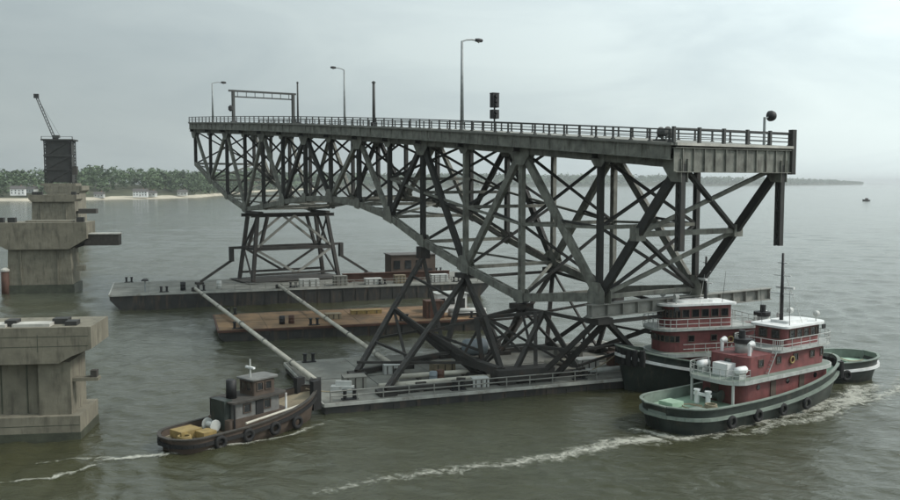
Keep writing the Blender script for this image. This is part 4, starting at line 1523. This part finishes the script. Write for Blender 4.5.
    for k in range(14):
        a0, a1 = k * 0.5, (k + 1) * 0.5
        hs.tube((x0 + L * 0.17 + 0.9 * math.cos(a0) * (1 - k * 0.03), -0.6 + 1.3 * math.sin(a0), zs - bul + 0.12), (x0 + L * 0.17 + 0.9 * math.cos(a1) * (1 - k * 0.03), -0.6 + 1.3 * math.sin(a1), zs - bul + 0.12), 0.07, 0.07, 5)
    hs.build("deck_hawser", "rope", t)
    # aft working deck: towing bitts, winch, hatch, coil of rope
    az = zs - bul + 0.05
    tb = MB()
    for sg in (-1, 1):
        tb.lathe([(0.22, 0), (0.22, 1.1), (0.3, 1.12), (0.3, 1.25)], c=(x0 + L * 0.235, sg * 0.6, az), n=12)
    tb.beam((x0 + L * 0.235, -0.9, az + 0.85), (x0 + L * 0.235, 0.9, az + 0.85), 0.25, 0.25)
    tb.build("towing_bitts", "white", t)
    MB().lathe([(0.55, -0.8), (0.55, -0.7), (0.3, -0.7), (0.3, 0.7), (0.55, 0.7), (0.55, 0.8)], c=(x0 + L * 0.295, 0, az + 0.62), n=14, axis='y').build("towing_winch", "hullgreen", t)
    MB().box((x0 + L * 0.13, B * 0.16, az + 0.22), (1.5, 1.5, 0.44)).build("hatch", "deckgreen", t)
    MB().box((x0 + L * 0.14, -B * 0.20, az + 0.14), (1.1, 1.1, 0.28)).build("hatch", "bulwark", t)
    rc = MB()
    for k in range(4):
        rc.torus((x0 + L * 0.20, -B * 0.22, az + 0.08 + 0.11 * k), 0.55 - 0.03 * k, 0.07, 'z', 18, 6)
    rc.build("rope_coil", "rope", t, True)
    # bow fender
    bf = MB()
    for k in range(-4, 5):
        a = k * 0.19
        bf.lathe([(0.28, -0.8), (0.34, 0), (0.28, 0.8)], c=(L / 2 - 0.35 - 5.0 * (1 - math.cos(a)), 3.2 * math.sin(a), zb - 1.0), n=8)
    bf.build("bow_fender", "tyre", t)
    tyre_fenders(t, L, B, [(x0 + L * q, sg) for q in (0.2, 0.34, 0.48, 0.62) for sg in (-1, 1)], 0.85)
    return t


big_tug((27.8, 82.1), R(36.0), 26.0, 7.4, "nearest red and green tugboat with pale green aft deck at lower right", 6.6)
big_tug((31.6, 93.9), R(195.0), 30.5, 7.2, "dark-hulled red tugboat facing left behind the nearest tug", 4.6, zb=4.5, second=True)


def small_tug():
    L, B = 15.0, 5.0
    A = R(50)
    nx, ny = -math.sin(A), math.cos(A)
    cx, cy = -17.3, 74.2
    t = empty("tugboat", (cx, cy, 0), A, "small dark pusher tugboat with grey-white cabin at lower left", "tugboat")
    bul = 0.5
    zs, zm, zb = 1.15, 1.2, 2.7
    build_hull(t, L, B, zs, zm, zb, bul, ("brown", "timber", "tan", "brown", "tyre"), keel=-0.9, bow_full=0.66)
    x0 = -L / 2
    dz = zm - bul + 0.04
    p1 = rounded_house(x0 + L * 0.33, x0 + L * 0.74, B * 0.30, 0, 0, 0.6, 0.25)
    h1 = MB().prism(p1, dz - 0.1, dz + 1.0).build("trunk_cabin", "brown", t)
    p2 = rounded_house(x0 + L * 0.37, x0 + L * 0.70, B * 0.27, 0, 0, 0.6, 0.25)
    h2 = MB().prism(p2, dz + 0.98, dz + 2.3).build("deckhouse", "grimy", t)
    windows_round(h2, p2, dz + 1.72, 0.65, 0.65, gap=0.75, frames="brown")
    for sg in (-1, 1):
        MB().box((x0 + L * 0.54, sg * (B * 0.27 + 0.03), dz + 1.5), (0.75, 0.1, 1.4)).build("door", "black", h2)
    p3 = rounded_house(x0 + L * 0.345, x0 + L * 0.74, B * 0.335, 0, 0, 0.8, 0.35)
    rf = MB().prism(p3, dz + 2.3, dz + 2.45).build("roof", "timber", t)
    # wheelhouse on top, forward
    p4 = rounded_house(x0 + L * 0.52, x0 + L * 0.68, B * 0.2, 0, 0, 0.45, 0.2)
    wh = MB().prism(p4, dz + 2.45, dz + 3.75).build("wheelhouse", "brown", t)
    windows_round(wh, p4, dz + 3.2, 0.6, 0.55, gap=0.2, frames="brown")
    MB().prism([(x * 1.0, y * 1.15) for x, y in rounded_house(x0 + L * 0.505, x0 + L * 0.70, B * 0.2, 0, 0, 0.45, 0.2)], dz + 3.75, dz + 3.87).build("wheelhouse_roof", "grimy", t)
    MB().tube((x0 + L * 0.55, 0, dz + 3.85), (x0 + L * 0.55, 0, dz + 5.4), 0.09, 0.06, 8).build("mast", "offwhite", t)
    MB().box((x0 + L * 0.55, 0, dz + 4.7), (0.2, 1.1, 0.15)).build("radar_scanner", "white", t)
    # funnel, stern gear
    MB().lathe([(0.45, 0), (0.42, 1.5), (0.3, 1.55)], c=(x0 + L * 0.42, 0, dz + 2.45), n=14).build("funnel", "black", t, True)
    MB().box((x0 + L * 0.355, 0, dz + 1.35), (0.8, 1.8, 2.4)).build("engine_casing", "hullgreen", t)
    for sg in (-1, 1):
        MB().tube((x0 + L * 0.36, sg * B * 0.32, dz), (x0 + L * 0.36, sg * B * 0.32, dz + 2.3), 0.08, 0.08, 6).build("stanchion", "black", t)
        MB().tube((x0 + L * 0.72, sg * B * 0.30, dz), (x0 + L * 0.72, sg * B * 0.30, dz + 2.3), 0.09, 0.09, 6).build("stanchion", "white", t)
    MB().box((x0 + L * 0.15, 0.5, dz + 0.35), (1.9, 1.6, 0.6)).build("hatch", "yellow", t)
    MB().box((x0 + L * 0.21, -0.9, dz + 0.3), (1.2, 1.2, 0.5)).build("locker", "yellow", t)
    rc = MB()
    for k in range(4):
        rc.torus((x0 + L * 0.09, -0.6, dz + 0.1 + 0.11 * k), 0.55 - 0.03 * k, 0.08, 'z', 16, 6)
    rc.build("rope_coil", "yellow", t, True)
    MB().lathe([(0.5, -0.6), (0.5, -0.5), (0.25, -0.5), (0.25, 0.5), (0.5, 0.5), (0.5, 0.6)], c=(x0 + L * 0.285, 0, dz + 0.62), n=14, axis='y').build("winch", "offwhite", t)
    for sg in (-1, 1):
        MB().tube((x0 + L * 0.40, sg * (B / 2 - 0.22), zm + 0.3), (x0 + L * 0.80, sg * (B / 2 - 0.5), zm + 0.62), 0.11, 0.11, 6).build("side_rail", "pipe", t)
    # push knees at the bow
    for sg in (-1, 1):
        MB().box((L / 2 - 0.5, sg * 1.1, zb - 0.6), (0.9, 0.5, 2.6)).build("push_knee", "tyre", t)
    tyre_fenders(t, L, B, [(x0 + L * q, sg) for q in (0.22, 0.4, 0.58, 0.74) for sg in (-1, 1)], 0.6)


small_tug()

def hawser(p, q, sag, label, r=0.06):
    p, q = Vector(p), Vector(q)
    t = empty("hawser", tuple(p), 0, label, "rope", "mooring ropes between vessels")
    pts = []
    for k in range(11):
        u = k / 10
        v = (q - p) * u
        v.z -= sag * 4 * u * (1 - u)
        pts.append(tuple(v))
    MB().path(pts, r, 5).build("rope", "rope", t)


hawser((-12.9, 79.2, 2.6), (-9.2, 83.2, 1.6), 0.25, "mooring rope from the small tug's bow to the near barge")
hawser((17.8, 90.6, 4.4), (14.6, 91.6, 1.7), 0.3, "mooring rope from the dark tug's bow to the near barge")
hawser((38.4, 89.4, 3.8), (43.4, 93.4, 2.4), 0.4, "mooring rope off the nearest tug's bow to the other tug's stern")

# tiny boat far out on the right
t = empty("motorboat", (462, 1000, 0), R(160), "tiny dark boat far out on the water at right", "boat")
build_hull(t, 8, 3.0, 1.3, 1.2, 1.9, 0.4, ("black", "black", "barge_deck", "black", "black"), keel=-0.5)
MB().prism(rounded_house(-1.8, 1.4, 1.0, 0, 0, 0.5, 0.3), 0.8, 3.0).build("cabin", "brown", t)
MB().prism(rounded_house(-2.1, 1.7, 1.2, 0, 0, 0.5, 0.3), 3.0, 3.15).build("roof", "black", t)

# ------------------------------------------------------------------ the bridge piers on the left
PA = math.atan2(97.0, -41.2)             # line of the piers, away from the camera
PC = PA - math.pi / 2                     # across it, to the right


def pier_near():
    # right-hand front corner of the plinth at (-29.6, 72.7)
    rz = R(8)
    t = empty("bridge_pier", (-30.7, 72.4, 0), rz, "nearest concrete pier with overhanging cap at the left edge", "bridge pier", "concrete piers in a row")
    W, D, H = 13.0, 5.2, 9.3            # W to the left (-x), D away (+y)
    MB().box((-W / 2 + 0.2, D / 2, 0.3), (W + 0.6, D + 0.7, 3.4)).build("plinth", "conc", t)
    MB().box((-W / 2 + 0.2, D / 2, -0.1), (W + 0.68, D + 0.78, 1.5)).build("tide_band", "conc_wet", t)
    z0 = 2.0
    zc = 6.35
    for x in (-1.55, -W + 1.5):
        MB().box((x, D / 2, (z0 + zc) / 2), (2.5, D - 0.5, zc - z0 + 0.01)).build("column", "conc", t)
    MB().box((-W / 2, D / 2, (z0 + zc) / 2), (W - 5.4, D - 2.0, zc - z0)).build("web_wall", "conc", t)
    for k in range(4):
        MB().box((-3.9 - k * 2.0, 0.97, (z0 + zc) / 2), (0.08, 0.1, zc - z0 - 0.1)).build("panel_joint", "conc_wet", t)
    # hammerhead cap
    x1, x0 = 1.55, -W - 1.2
    prof = [(x0, 9.3), (x1, 9.3), (x1, 7.5), (x1 - 1.6, 6.9), (-1.0, 6.35), (-W + 1.0, 6.35), (x0, 7.2)]
    n = len(prof)
    V = [(x, -0.35, z) for x, z in prof] + [(x, D + 0.35, z) for x, z in prof]
    F = [(i, (i + 1) % n, n + (i + 1) % n, n + i) for i in range(n)] + [tuple(range(n)), tuple(range(2 * n - 1, n - 1, -1))]
    cp = MB().add(V, F).build("cap", "conc", t)
    for x, wd in ((-6.3, 2.3), (-3.2, 2.9), (-10.0, 2.4)):
        MB().box((x, 0.9, 9.42), (wd, 1.6, 0.24)).build("bearing_pad", "conc_lt", cp)
    for x, wd, hh, y in ((-4.9, 0.9, 0.5, 1.2), (-1.3, 1.2, 0.45, 2.0), (-0.2, 0.9, 0.35, 1.0), (-8.0, 1.4, 0.5, 2.0)):
        MB().box((x, y, 9.3 + hh / 2), (wd, 1.2, hh)).build("bearing_shoe", "steel_shade_dark", cp)
    for zz in (7.75, 8.55):
        MB().box((-W / 2 + 0.2, -0.352, zz), (W + 2.2, 0.012, 0.05)).build("pour_line", "conc_wet", cp)
    for zz in (1.25,):
        MB().box((-W / 2 + 0.2, -0.352, zz), (W + 0.5, 0.012, 0.05)).build("pour_line", "conc_wet", t)
    for x in (-2.6, -5.6, -8.6, -11.6):
        MB().box((x, -0.352, 8.0), (0.05, 0.014, 1.4)).build("form_line", "conc_wet", cp)
    MB().box((0.65, 1.2, 4.75), (2.2, 0.9, 0.28)).build("bracket", "conc", t)
    MB().box((1.35, 1.2, 5.15), (0.5, 0.7, 0.6)).build("bracket_light", "timber", t)
    return t


pier_near()


def pier(x, y, w, d, ztop, capw, caph, label, deckthings=True, shaftm="conc"):
    """x, y = middle of the near face at the water; w across the picture"""
    rz = R(10)
    t = empty("bridge_pier", (x, y, 0), rz, label, "bridge pier", "concrete piers in a row")
    zc = ztop - caph
    V = []
    for z, k in ((-1.0, 1.05), (1.6, 1.05)):
        V.append((z, k))
    MB().box((0, d / 2, 0.35), (w * 1.06, d * 1.06, 2.6)).build("plinth", "conc_wet", t)
    sh = MB()
    P = []
    for z, k in ((1.5, 1.0), (zc, 0.95)):
        P += [(-w / 2 * k, d / 2 - d / 2 * k, z), (w / 2 * k, d / 2 - d / 2 * k, z), (w / 2 * k, d / 2 + d / 2 * k, z), (-w / 2 * k, d / 2 + d / 2 * k, z)]
    sh.add(P, [(3, 2, 1, 0), (4, 5, 6, 7), (0, 1, 5, 4), (1, 2, 6, 5), (2, 3, 7, 6), (3, 0, 4, 7)])
    so = sh.build("shaft", shaftm, t)
    for k in (-0.28, 0.28):
        MB().box((k * w, -0.0, (1.6 + zc) / 2), (0.22, 0.3, zc - 1.7)).build("rib", shaftm, so)
    cp = MB()
    prof = [(-capw / 2, ztop), (capw / 2, ztop), (capw / 2, ztop - caph * 0.62), (w * 0.47, zc - 0.02), (-w * 0.47, zc - 0.02), (-capw / 2, ztop - caph * 0.62)]
    n = len(prof)
    V = [(a, -0.7, b) for a, b in prof] + [(a, d + 0.7, b) for a, b in prof]
    F = [(i, (i + 1) % n, n + (i + 1) % n, n + i) for i in range(n)] + [tuple(range(n)), tuple(range(2 * n - 1, n - 1, -1))]
    cp.add(V, F)
    co = cp.build("cap", "conc", t)
    if deckthings:
        for k in (-0.40, -0.28, 0.42):
            MB().box((k * capw, 1.2, ztop + 0.45), (1.3, 1.3, 0.95)).build("bearing_shoe", "steel_shade_dark", co)
        MB().box((0.1 * capw, d / 2, ztop + 0.15), (capw * 0.5, d * 0.6, 0.3)).build("bearing_pad", "conc", co)
    return t, co


p2, cap2 = pier(-77.4, 169.0, 11.6, 6.5, 13.4, 17.4, 5.0, "second concrete pier in the row with dark platform on its right side")
pf = MB().box((11.1, 2.2, 9.95), (6.2, 3.0, 2.1)).build("side_platform", "timber", p2)
MB().box((11.1, 2.2, 11.12), (6.5, 3.3, 0.2)).build("platform_deck", "conc_lt", pf)
MB().beam((9.0, 2.2, 9.6), (6.0, 2.2, 8.6), 0.6, 0.6).build("platform_strut", "timber", pf)
MB().box((7.2, 1.0, 4.6), (1.5, 1.2, 1.0)).build("bracket", "conc", p2)
p3, cap3 = pier(-117.6, 267.0, 12.6, 7.0, 17.2, 13.4, 2.0, "third concrete pier, plain grey, standing in front of the dark tower")
pf = MB().box((9.4, 2.0, 12.3), (5.0, 3.0, 1.4)).build("side_platform", "timber", p3)
MB().box((6.9, 2.0, 12.0), (2.2, 1.0, 0.7)).build("platform_strut", "timber", pf)
p4, cap4 = pier(-156.0, 364.0, 12.5, 12.0, 19.5, 14.5, 3.0, "fourth pier carrying the dark steel tower, farthest of the row", deckthings=False)

# rusty fender piles beside the second pier at the left edge
for i, (px_, yy, hh) in enumerate(((3, 168.0, 4.4), (7, 171.0, 2.8))):
    x, y = px_dir(px_, yy)
    t = empty("fender_pile", (x, y, -1.5), 0, ("taller rusty red fender pile at the left edge of the picture", "shorter rusty fender pile behind the taller one at left edge")[i], "pile", "rusty fender piles")
    MB().tube((0, 0, 0), (0, 0, hh + 1.5), 0.75, 0.7, 12).build("pile", "redbrown", t, True)
    MB().lathe([(0.85, 0), (0.85, 0.35), (0.2, 0.7)], c=(0, 0, hh + 1.4), n=12).build("pile_cap", "conc_lt", t)


def swing_tower():
    t = empty("steel_tower", (-159.6, 368.0, 19.5), R(10), "tall dark steel tower standing on the fourth pier at left", "tower")
    w, d, H = 10.6, 8.0, 18.3
    MB().box((0, d / 2, 0.5), (w + 3, d + 2.0, 1.0)).build("base_slab", "conc", t)
    for x in (-w / 2 + 0.5, w / 2 - 0.5):
        for y in (0.5, d - 0.5):
            MB().laced((x, y, 1.0), (x, y, H), 1.1, 1.0, ref=(0, 1, 0), pitch=1.2, bar=0.2).build("corner_post", "steel_shade_dark", t)
    levels = [1.0, 6.6, 12.2, H]
    for a, b in zip(levels[:-1], levels[1:]):
        for y in (0.5, d - 0.5):
            MB().box((0, y, (a + b) / 2), (w - 2.0, 0.25, b - a - 0.6)).build("wall_panel", "steel_shade_dark", t)
            MB().beam((-w / 2 + 0.5, y - 0.3, a), (w / 2 - 0.5, y - 0.3, b), 0.4, 0.4).build("brace", "steel_shade_dark", t)
        for x in (-w / 2 + 0.5, w / 2 - 0.5):
            MB().box((x, d / 2, (a + b) / 2), (0.25, d - 2.0, b - a - 0.6)).build("wall_panel", "steel_shade_dark", t)
        MB().box((0, 0.3, b), (w + 0.4, 0.7, 0.6)).build("girt", "steel_shade_dark", t)
    MB().box((0, d / 2, H + 0.3), (w + 1.8, d + 1.4, 0.6)).build("roof_slab", "steel_shade_dark", t)
    MB().box((w / 2 + 1.0, 1.2, 6.2), (1.8, 2.0, 3.4)).build("side_box", "timber", t)
    r = MB()
    for x in (-w / 2 - 0.6, 0, w / 2 + 0.6):
        r.box((x, -0.5, H + 1.1), (0.25, 0.25, 1.1))
    r.box((0, -0.5, H + 1.6), (w + 1.4, 0.15, 0.15))
    r.build("railing", "steel_shade_dark", t)
    # crane on top
    z = 19.5 + H + 0.6
    c = empty("crane", (-162.0, 372.0, z), R(10), "dark lattice crane boom leaning left above the steel tower", "crane")
    MB().lathe([(1.2, 0), (1.2, 0.7)], n=14).build("turntable", "black", c)
    MB().box((0.3, 0, 1.2), (2.6, 2.0, 1.1)).build("cab", "rail", c)
    a, b = Vector((-0.6, 0, 1.0)), Vector((-6.6, -1.0, 17.5))
    d_ = (b - a)
    bo = MB()
    s = Vector((0.94, 0, 0.34)) * 0.5
    u = Vector((0, 1, 0)) * 0.5
    cr = [s + u, s - u, -s - u, -s + u]
    for k in cr:
        bo.beam(a + k * 0.9, b + k * 0.8, 0.16, 0.16)
    n = 13
    for i in range(n):
        p, q = a + d_ * (i / n), a + d_ * ((i + 1) / n)
        for j in range(4):
            k0, k1 = cr[j], cr[(j + 1) % 4]
            bo.beam(p + k0 * 0.85, q + k1 * 0.85, 0.09, 0.09)
    boo = bo.build("boom", "rail", c)
    MB().box(tuple(b), (1.8, 1.2, 1.7)).build("boom_head", "black", boo)
    MB().tube(tuple(b), (1.6, 0, 1.7), 0.05, 0.05, 5).build("pendant", "black", c)


swing_tower()

# ------------------------------------------------------------------ wakes and foam
fm = bpy.data.materials.new("wake_foam")
fm.use_nodes = True
n, l = fm.node_tree.nodes, fm.node_tree.links
b = n["Principled BSDF"]
b.inputs["Base Color"].default_value = (0.50, 0.50, 0.43, 1)
b.inputs["Roughness"].default_value = 0.7
tc = n.new("ShaderNodeTexCoord")
uv = n.new("ShaderNodeUVMap")
nz = n.new("ShaderNodeTexNoise")
nz.inputs["Scale"].default_value = 1.5
nz.inputs["Detail"].default_value = 8
nz.inputs["Roughness"].default_value = 0.68
nz.inputs["Distortion"].default_value = 0.8
l.new(tc.outputs["Object"], nz.inputs["Vector"])
sx = n.new("ShaderNodeSeparateXYZ")
l.new(uv.outputs["UV"], sx.inputs["Vector"])
# v runs 0..1 across the strip, u carries the strength along it
m1 = n.new("ShaderNodeMath"); m1.operation = 'SUBTRACT'; m1.inputs[1].default_value = 0.5
l.new(sx.outputs["Y"], m1.inputs[0])
m2 = n.new("ShaderNodeMath"); m2.operation = 'ABSOLUTE'
l.new(m1.outputs[0], m2.inputs[0])
m3 = n.new("ShaderNodeMath"); m3.operation = 'MULTIPLY_ADD'; m3.inputs[1].default_value = -2.0; m3.inputs[2].default_value = 1.0
l.new(m2.outputs[0], m3.inputs[0])
m4 = n.new("ShaderNodeMath"); m4.operation = 'MULTIPLY'
l.new(m3.outputs[0], m4.inputs[0])
l.new(sx.outputs["X"], m4.inputs[1])
m5 = n.new("ShaderNodeMath"); m5.operation = 'MULTIPLY_ADD'; m5.inputs[1].default_value = 0.42; m5.inputs[2].default_value = -0.74
l.new(m4.outputs[0], m5.inputs[0])
m6 = n.new("ShaderNodeMath"); m6.operation = 'ADD'
l.new(m5.outputs[0], m6.inputs[0])
l.new(nz.outputs["Fac"], m6.inputs[1])
rp = n.new("ShaderNodeValToRGB")
rp.color_ramp.elements[0].position = 0.0
rp.color_ramp.elements[0].color = (0, 0, 0, 1)
rp.color_ramp.elements[1].position = 0.30
rp.color_ramp.elements[1].color = (0.7, 0.7, 0.7, 1)
l.new(m6.outputs[0], rp.inputs["Fac"])
l.new(rp.outputs["Color"], b.inputs["Alpha"])
M['foam'] = fm


def foam(pts, widths, strengths, label, step=0.5):
    # smooth polyline -> strip that follows the waves
    P = [Vector((p[0], p[1], 0)) for p in pts]
    path, W, S = [], [], []
    for i in range(len(P) - 1):
        k = max(2, int((P[i + 1] - P[i]).length / step))
        for j in range(k):
            t = j / k
            path.append(P[i].lerp(P[i + 1], t)); W.append(widths[i] + (widths[i + 1] - widths[i]) * t); S.append(strengths[i] + (strengths[i + 1] - strengths[i]) * t)
    path.append(P[-1]); W.append(widths[-1]); S.append(strengths[-1])
    na = 9
    V, F, UV = [], [], []
    n_ = len(path)
    for i in range(n_):
        d = (path[min(i + 2, n_ - 1)] - path[max(i - 2, 0)]).normalized()
        s = Vector((-d.y, d.x, 0))
        wob = 0.25 * W[i] * mnoise.noise(Vector((i * 0.15, 3.3, len(pts))))
        for j in range(na):
            v = j / (na - 1)
            p = path[i] + s * ((v - 0.5) * W[i] + wob)
            V.append([p.x, p.y, 0.0])
            UV.append((S[i], v))
    V = np.array(V)
    V[:, 2] = wave(V[:, 0], V[:, 1]) + 0.07
    for i in range(n_ - 1):
        for j in range(na - 1):
            F.append((i * na + j, i * na + j + 1, (i + 1) * na + j + 1, (i + 1) * na + j))
    me = bpy.data.meshes.new("wake_foam")
    me.from_pydata(V.tolist(), [], F)
    ul = me.uv_layers.new(name="UVMap")
    for poly in me.polygons:
        poly.use_smooth = True
        for li in poly.loop_indices:
            ul.data[li].uv = UV[me.loops[li].vertex_index]
    me.materials.append(fm)
    o = bpy.data.objects.new("wake_foam", me)
    COL.objects.link(o)
    return tag(o, label, "foam", kind="stuff")


foam([(-9.5, 59.5), (-5, 62), (0, 64.0), (6, 66.5), (11, 69.4), (16.5, 73.2)], [2.6, 3.6, 4.0, 4.2, 4.4, 5.0], [0.62, 0.82, 0.86, 0.95, 1.1, 1.3],
     "pale foam line trailing from the near tug's stern")
foam([(15.6, 75.5), (18.5, 71.8), (25.5, 76.2), (32, 81.0), (38, 86.2), (42, 91.5)], [2.4, 3.0, 3.4, 4.2, 5.2, 4.0], [1.0, 1.15, 1.0, 1.15, 1.3, 1.1],
     "churned foam along the near tug's waterline")
foam([(21.5, 72.2), (28, 76.0), (34.5, 80.6), (40.5, 86.5), (44.5, 92.5)], [3.0, 4.0, 5.0, 6.0, 4.5], [0.8, 0.95, 1.05, 1.15, 0.9], "wide band of broken wash beside the near tug")
foam([(44, 84.0), (49, 90.0), (53, 96.5)], [4.0, 5.0, 4.0], [0.7, 0.85, 0.65], "outer patches of broken wash right of the near tug")
foam([(36, 81.5), (41, 86.0), (46, 91.5), (49.5, 97)], [3.5, 5.0, 5.0, 3.0], [0.7, 0.95, 0.9, 0.6], "broken foam patches off the near tug's bow")
foam([(-26.8, 66.4), (-24.4, 67.0), (-22.0, 67.8)], [1.2, 1.7, 1.8], [0.9, 1.25, 1.2], "white foam behind the small tug's stern")
foam([(-22.2, 67.3), (-18.6, 69.3), (-14.8, 72.4), (-11.0, 77.0)], [1.6, 1.8, 2.0, 1.6], [1.05, 1.15, 1.0, 0.8], "thin foam along the small tug's side")
foam([(-31.5, 61.5), (-28.5, 63.0), (-25.5, 65.4)], [1.3, 1.6, 1.3], [0.8, 1.0, 0.85], "foam streak on the water at lower left")
foam([(-31.0, 66.0), (-27.0, 67.0), (-24.0, 66.6)], [1.1, 1.4, 1.0], [0.7, 0.9, 0.75], "thin foam streak in front of the nearest pier")

# ------------------------------------------------------------------ haze
hz = MB().box((0, 9000, 40), (52000, 52000, 90)).build("haze", "white")
hz.data.materials.clear()
hm = bpy.data.materials.new("haze_air")
hm.use_nodes = True
hn, hl = hm.node_tree.nodes, hm.node_tree.links
hn.clear()
ho = hn.new("ShaderNodeOutputMaterial")
hv = hn.new("ShaderNodeVolumePrincipled")
hv.inputs["Color"].default_value = (0.95, 0.975, 0.985, 1)
hv.inputs["Density"].default_value = 0.00011
hv.inputs["Anisotropy"].default_value = 0.45
hl.new(hv.outputs["Volume"], ho.inputs["Volume"])
hz.data.materials.append(hm)
tag(hz, "thin pale haze over the river", kind="stuff")
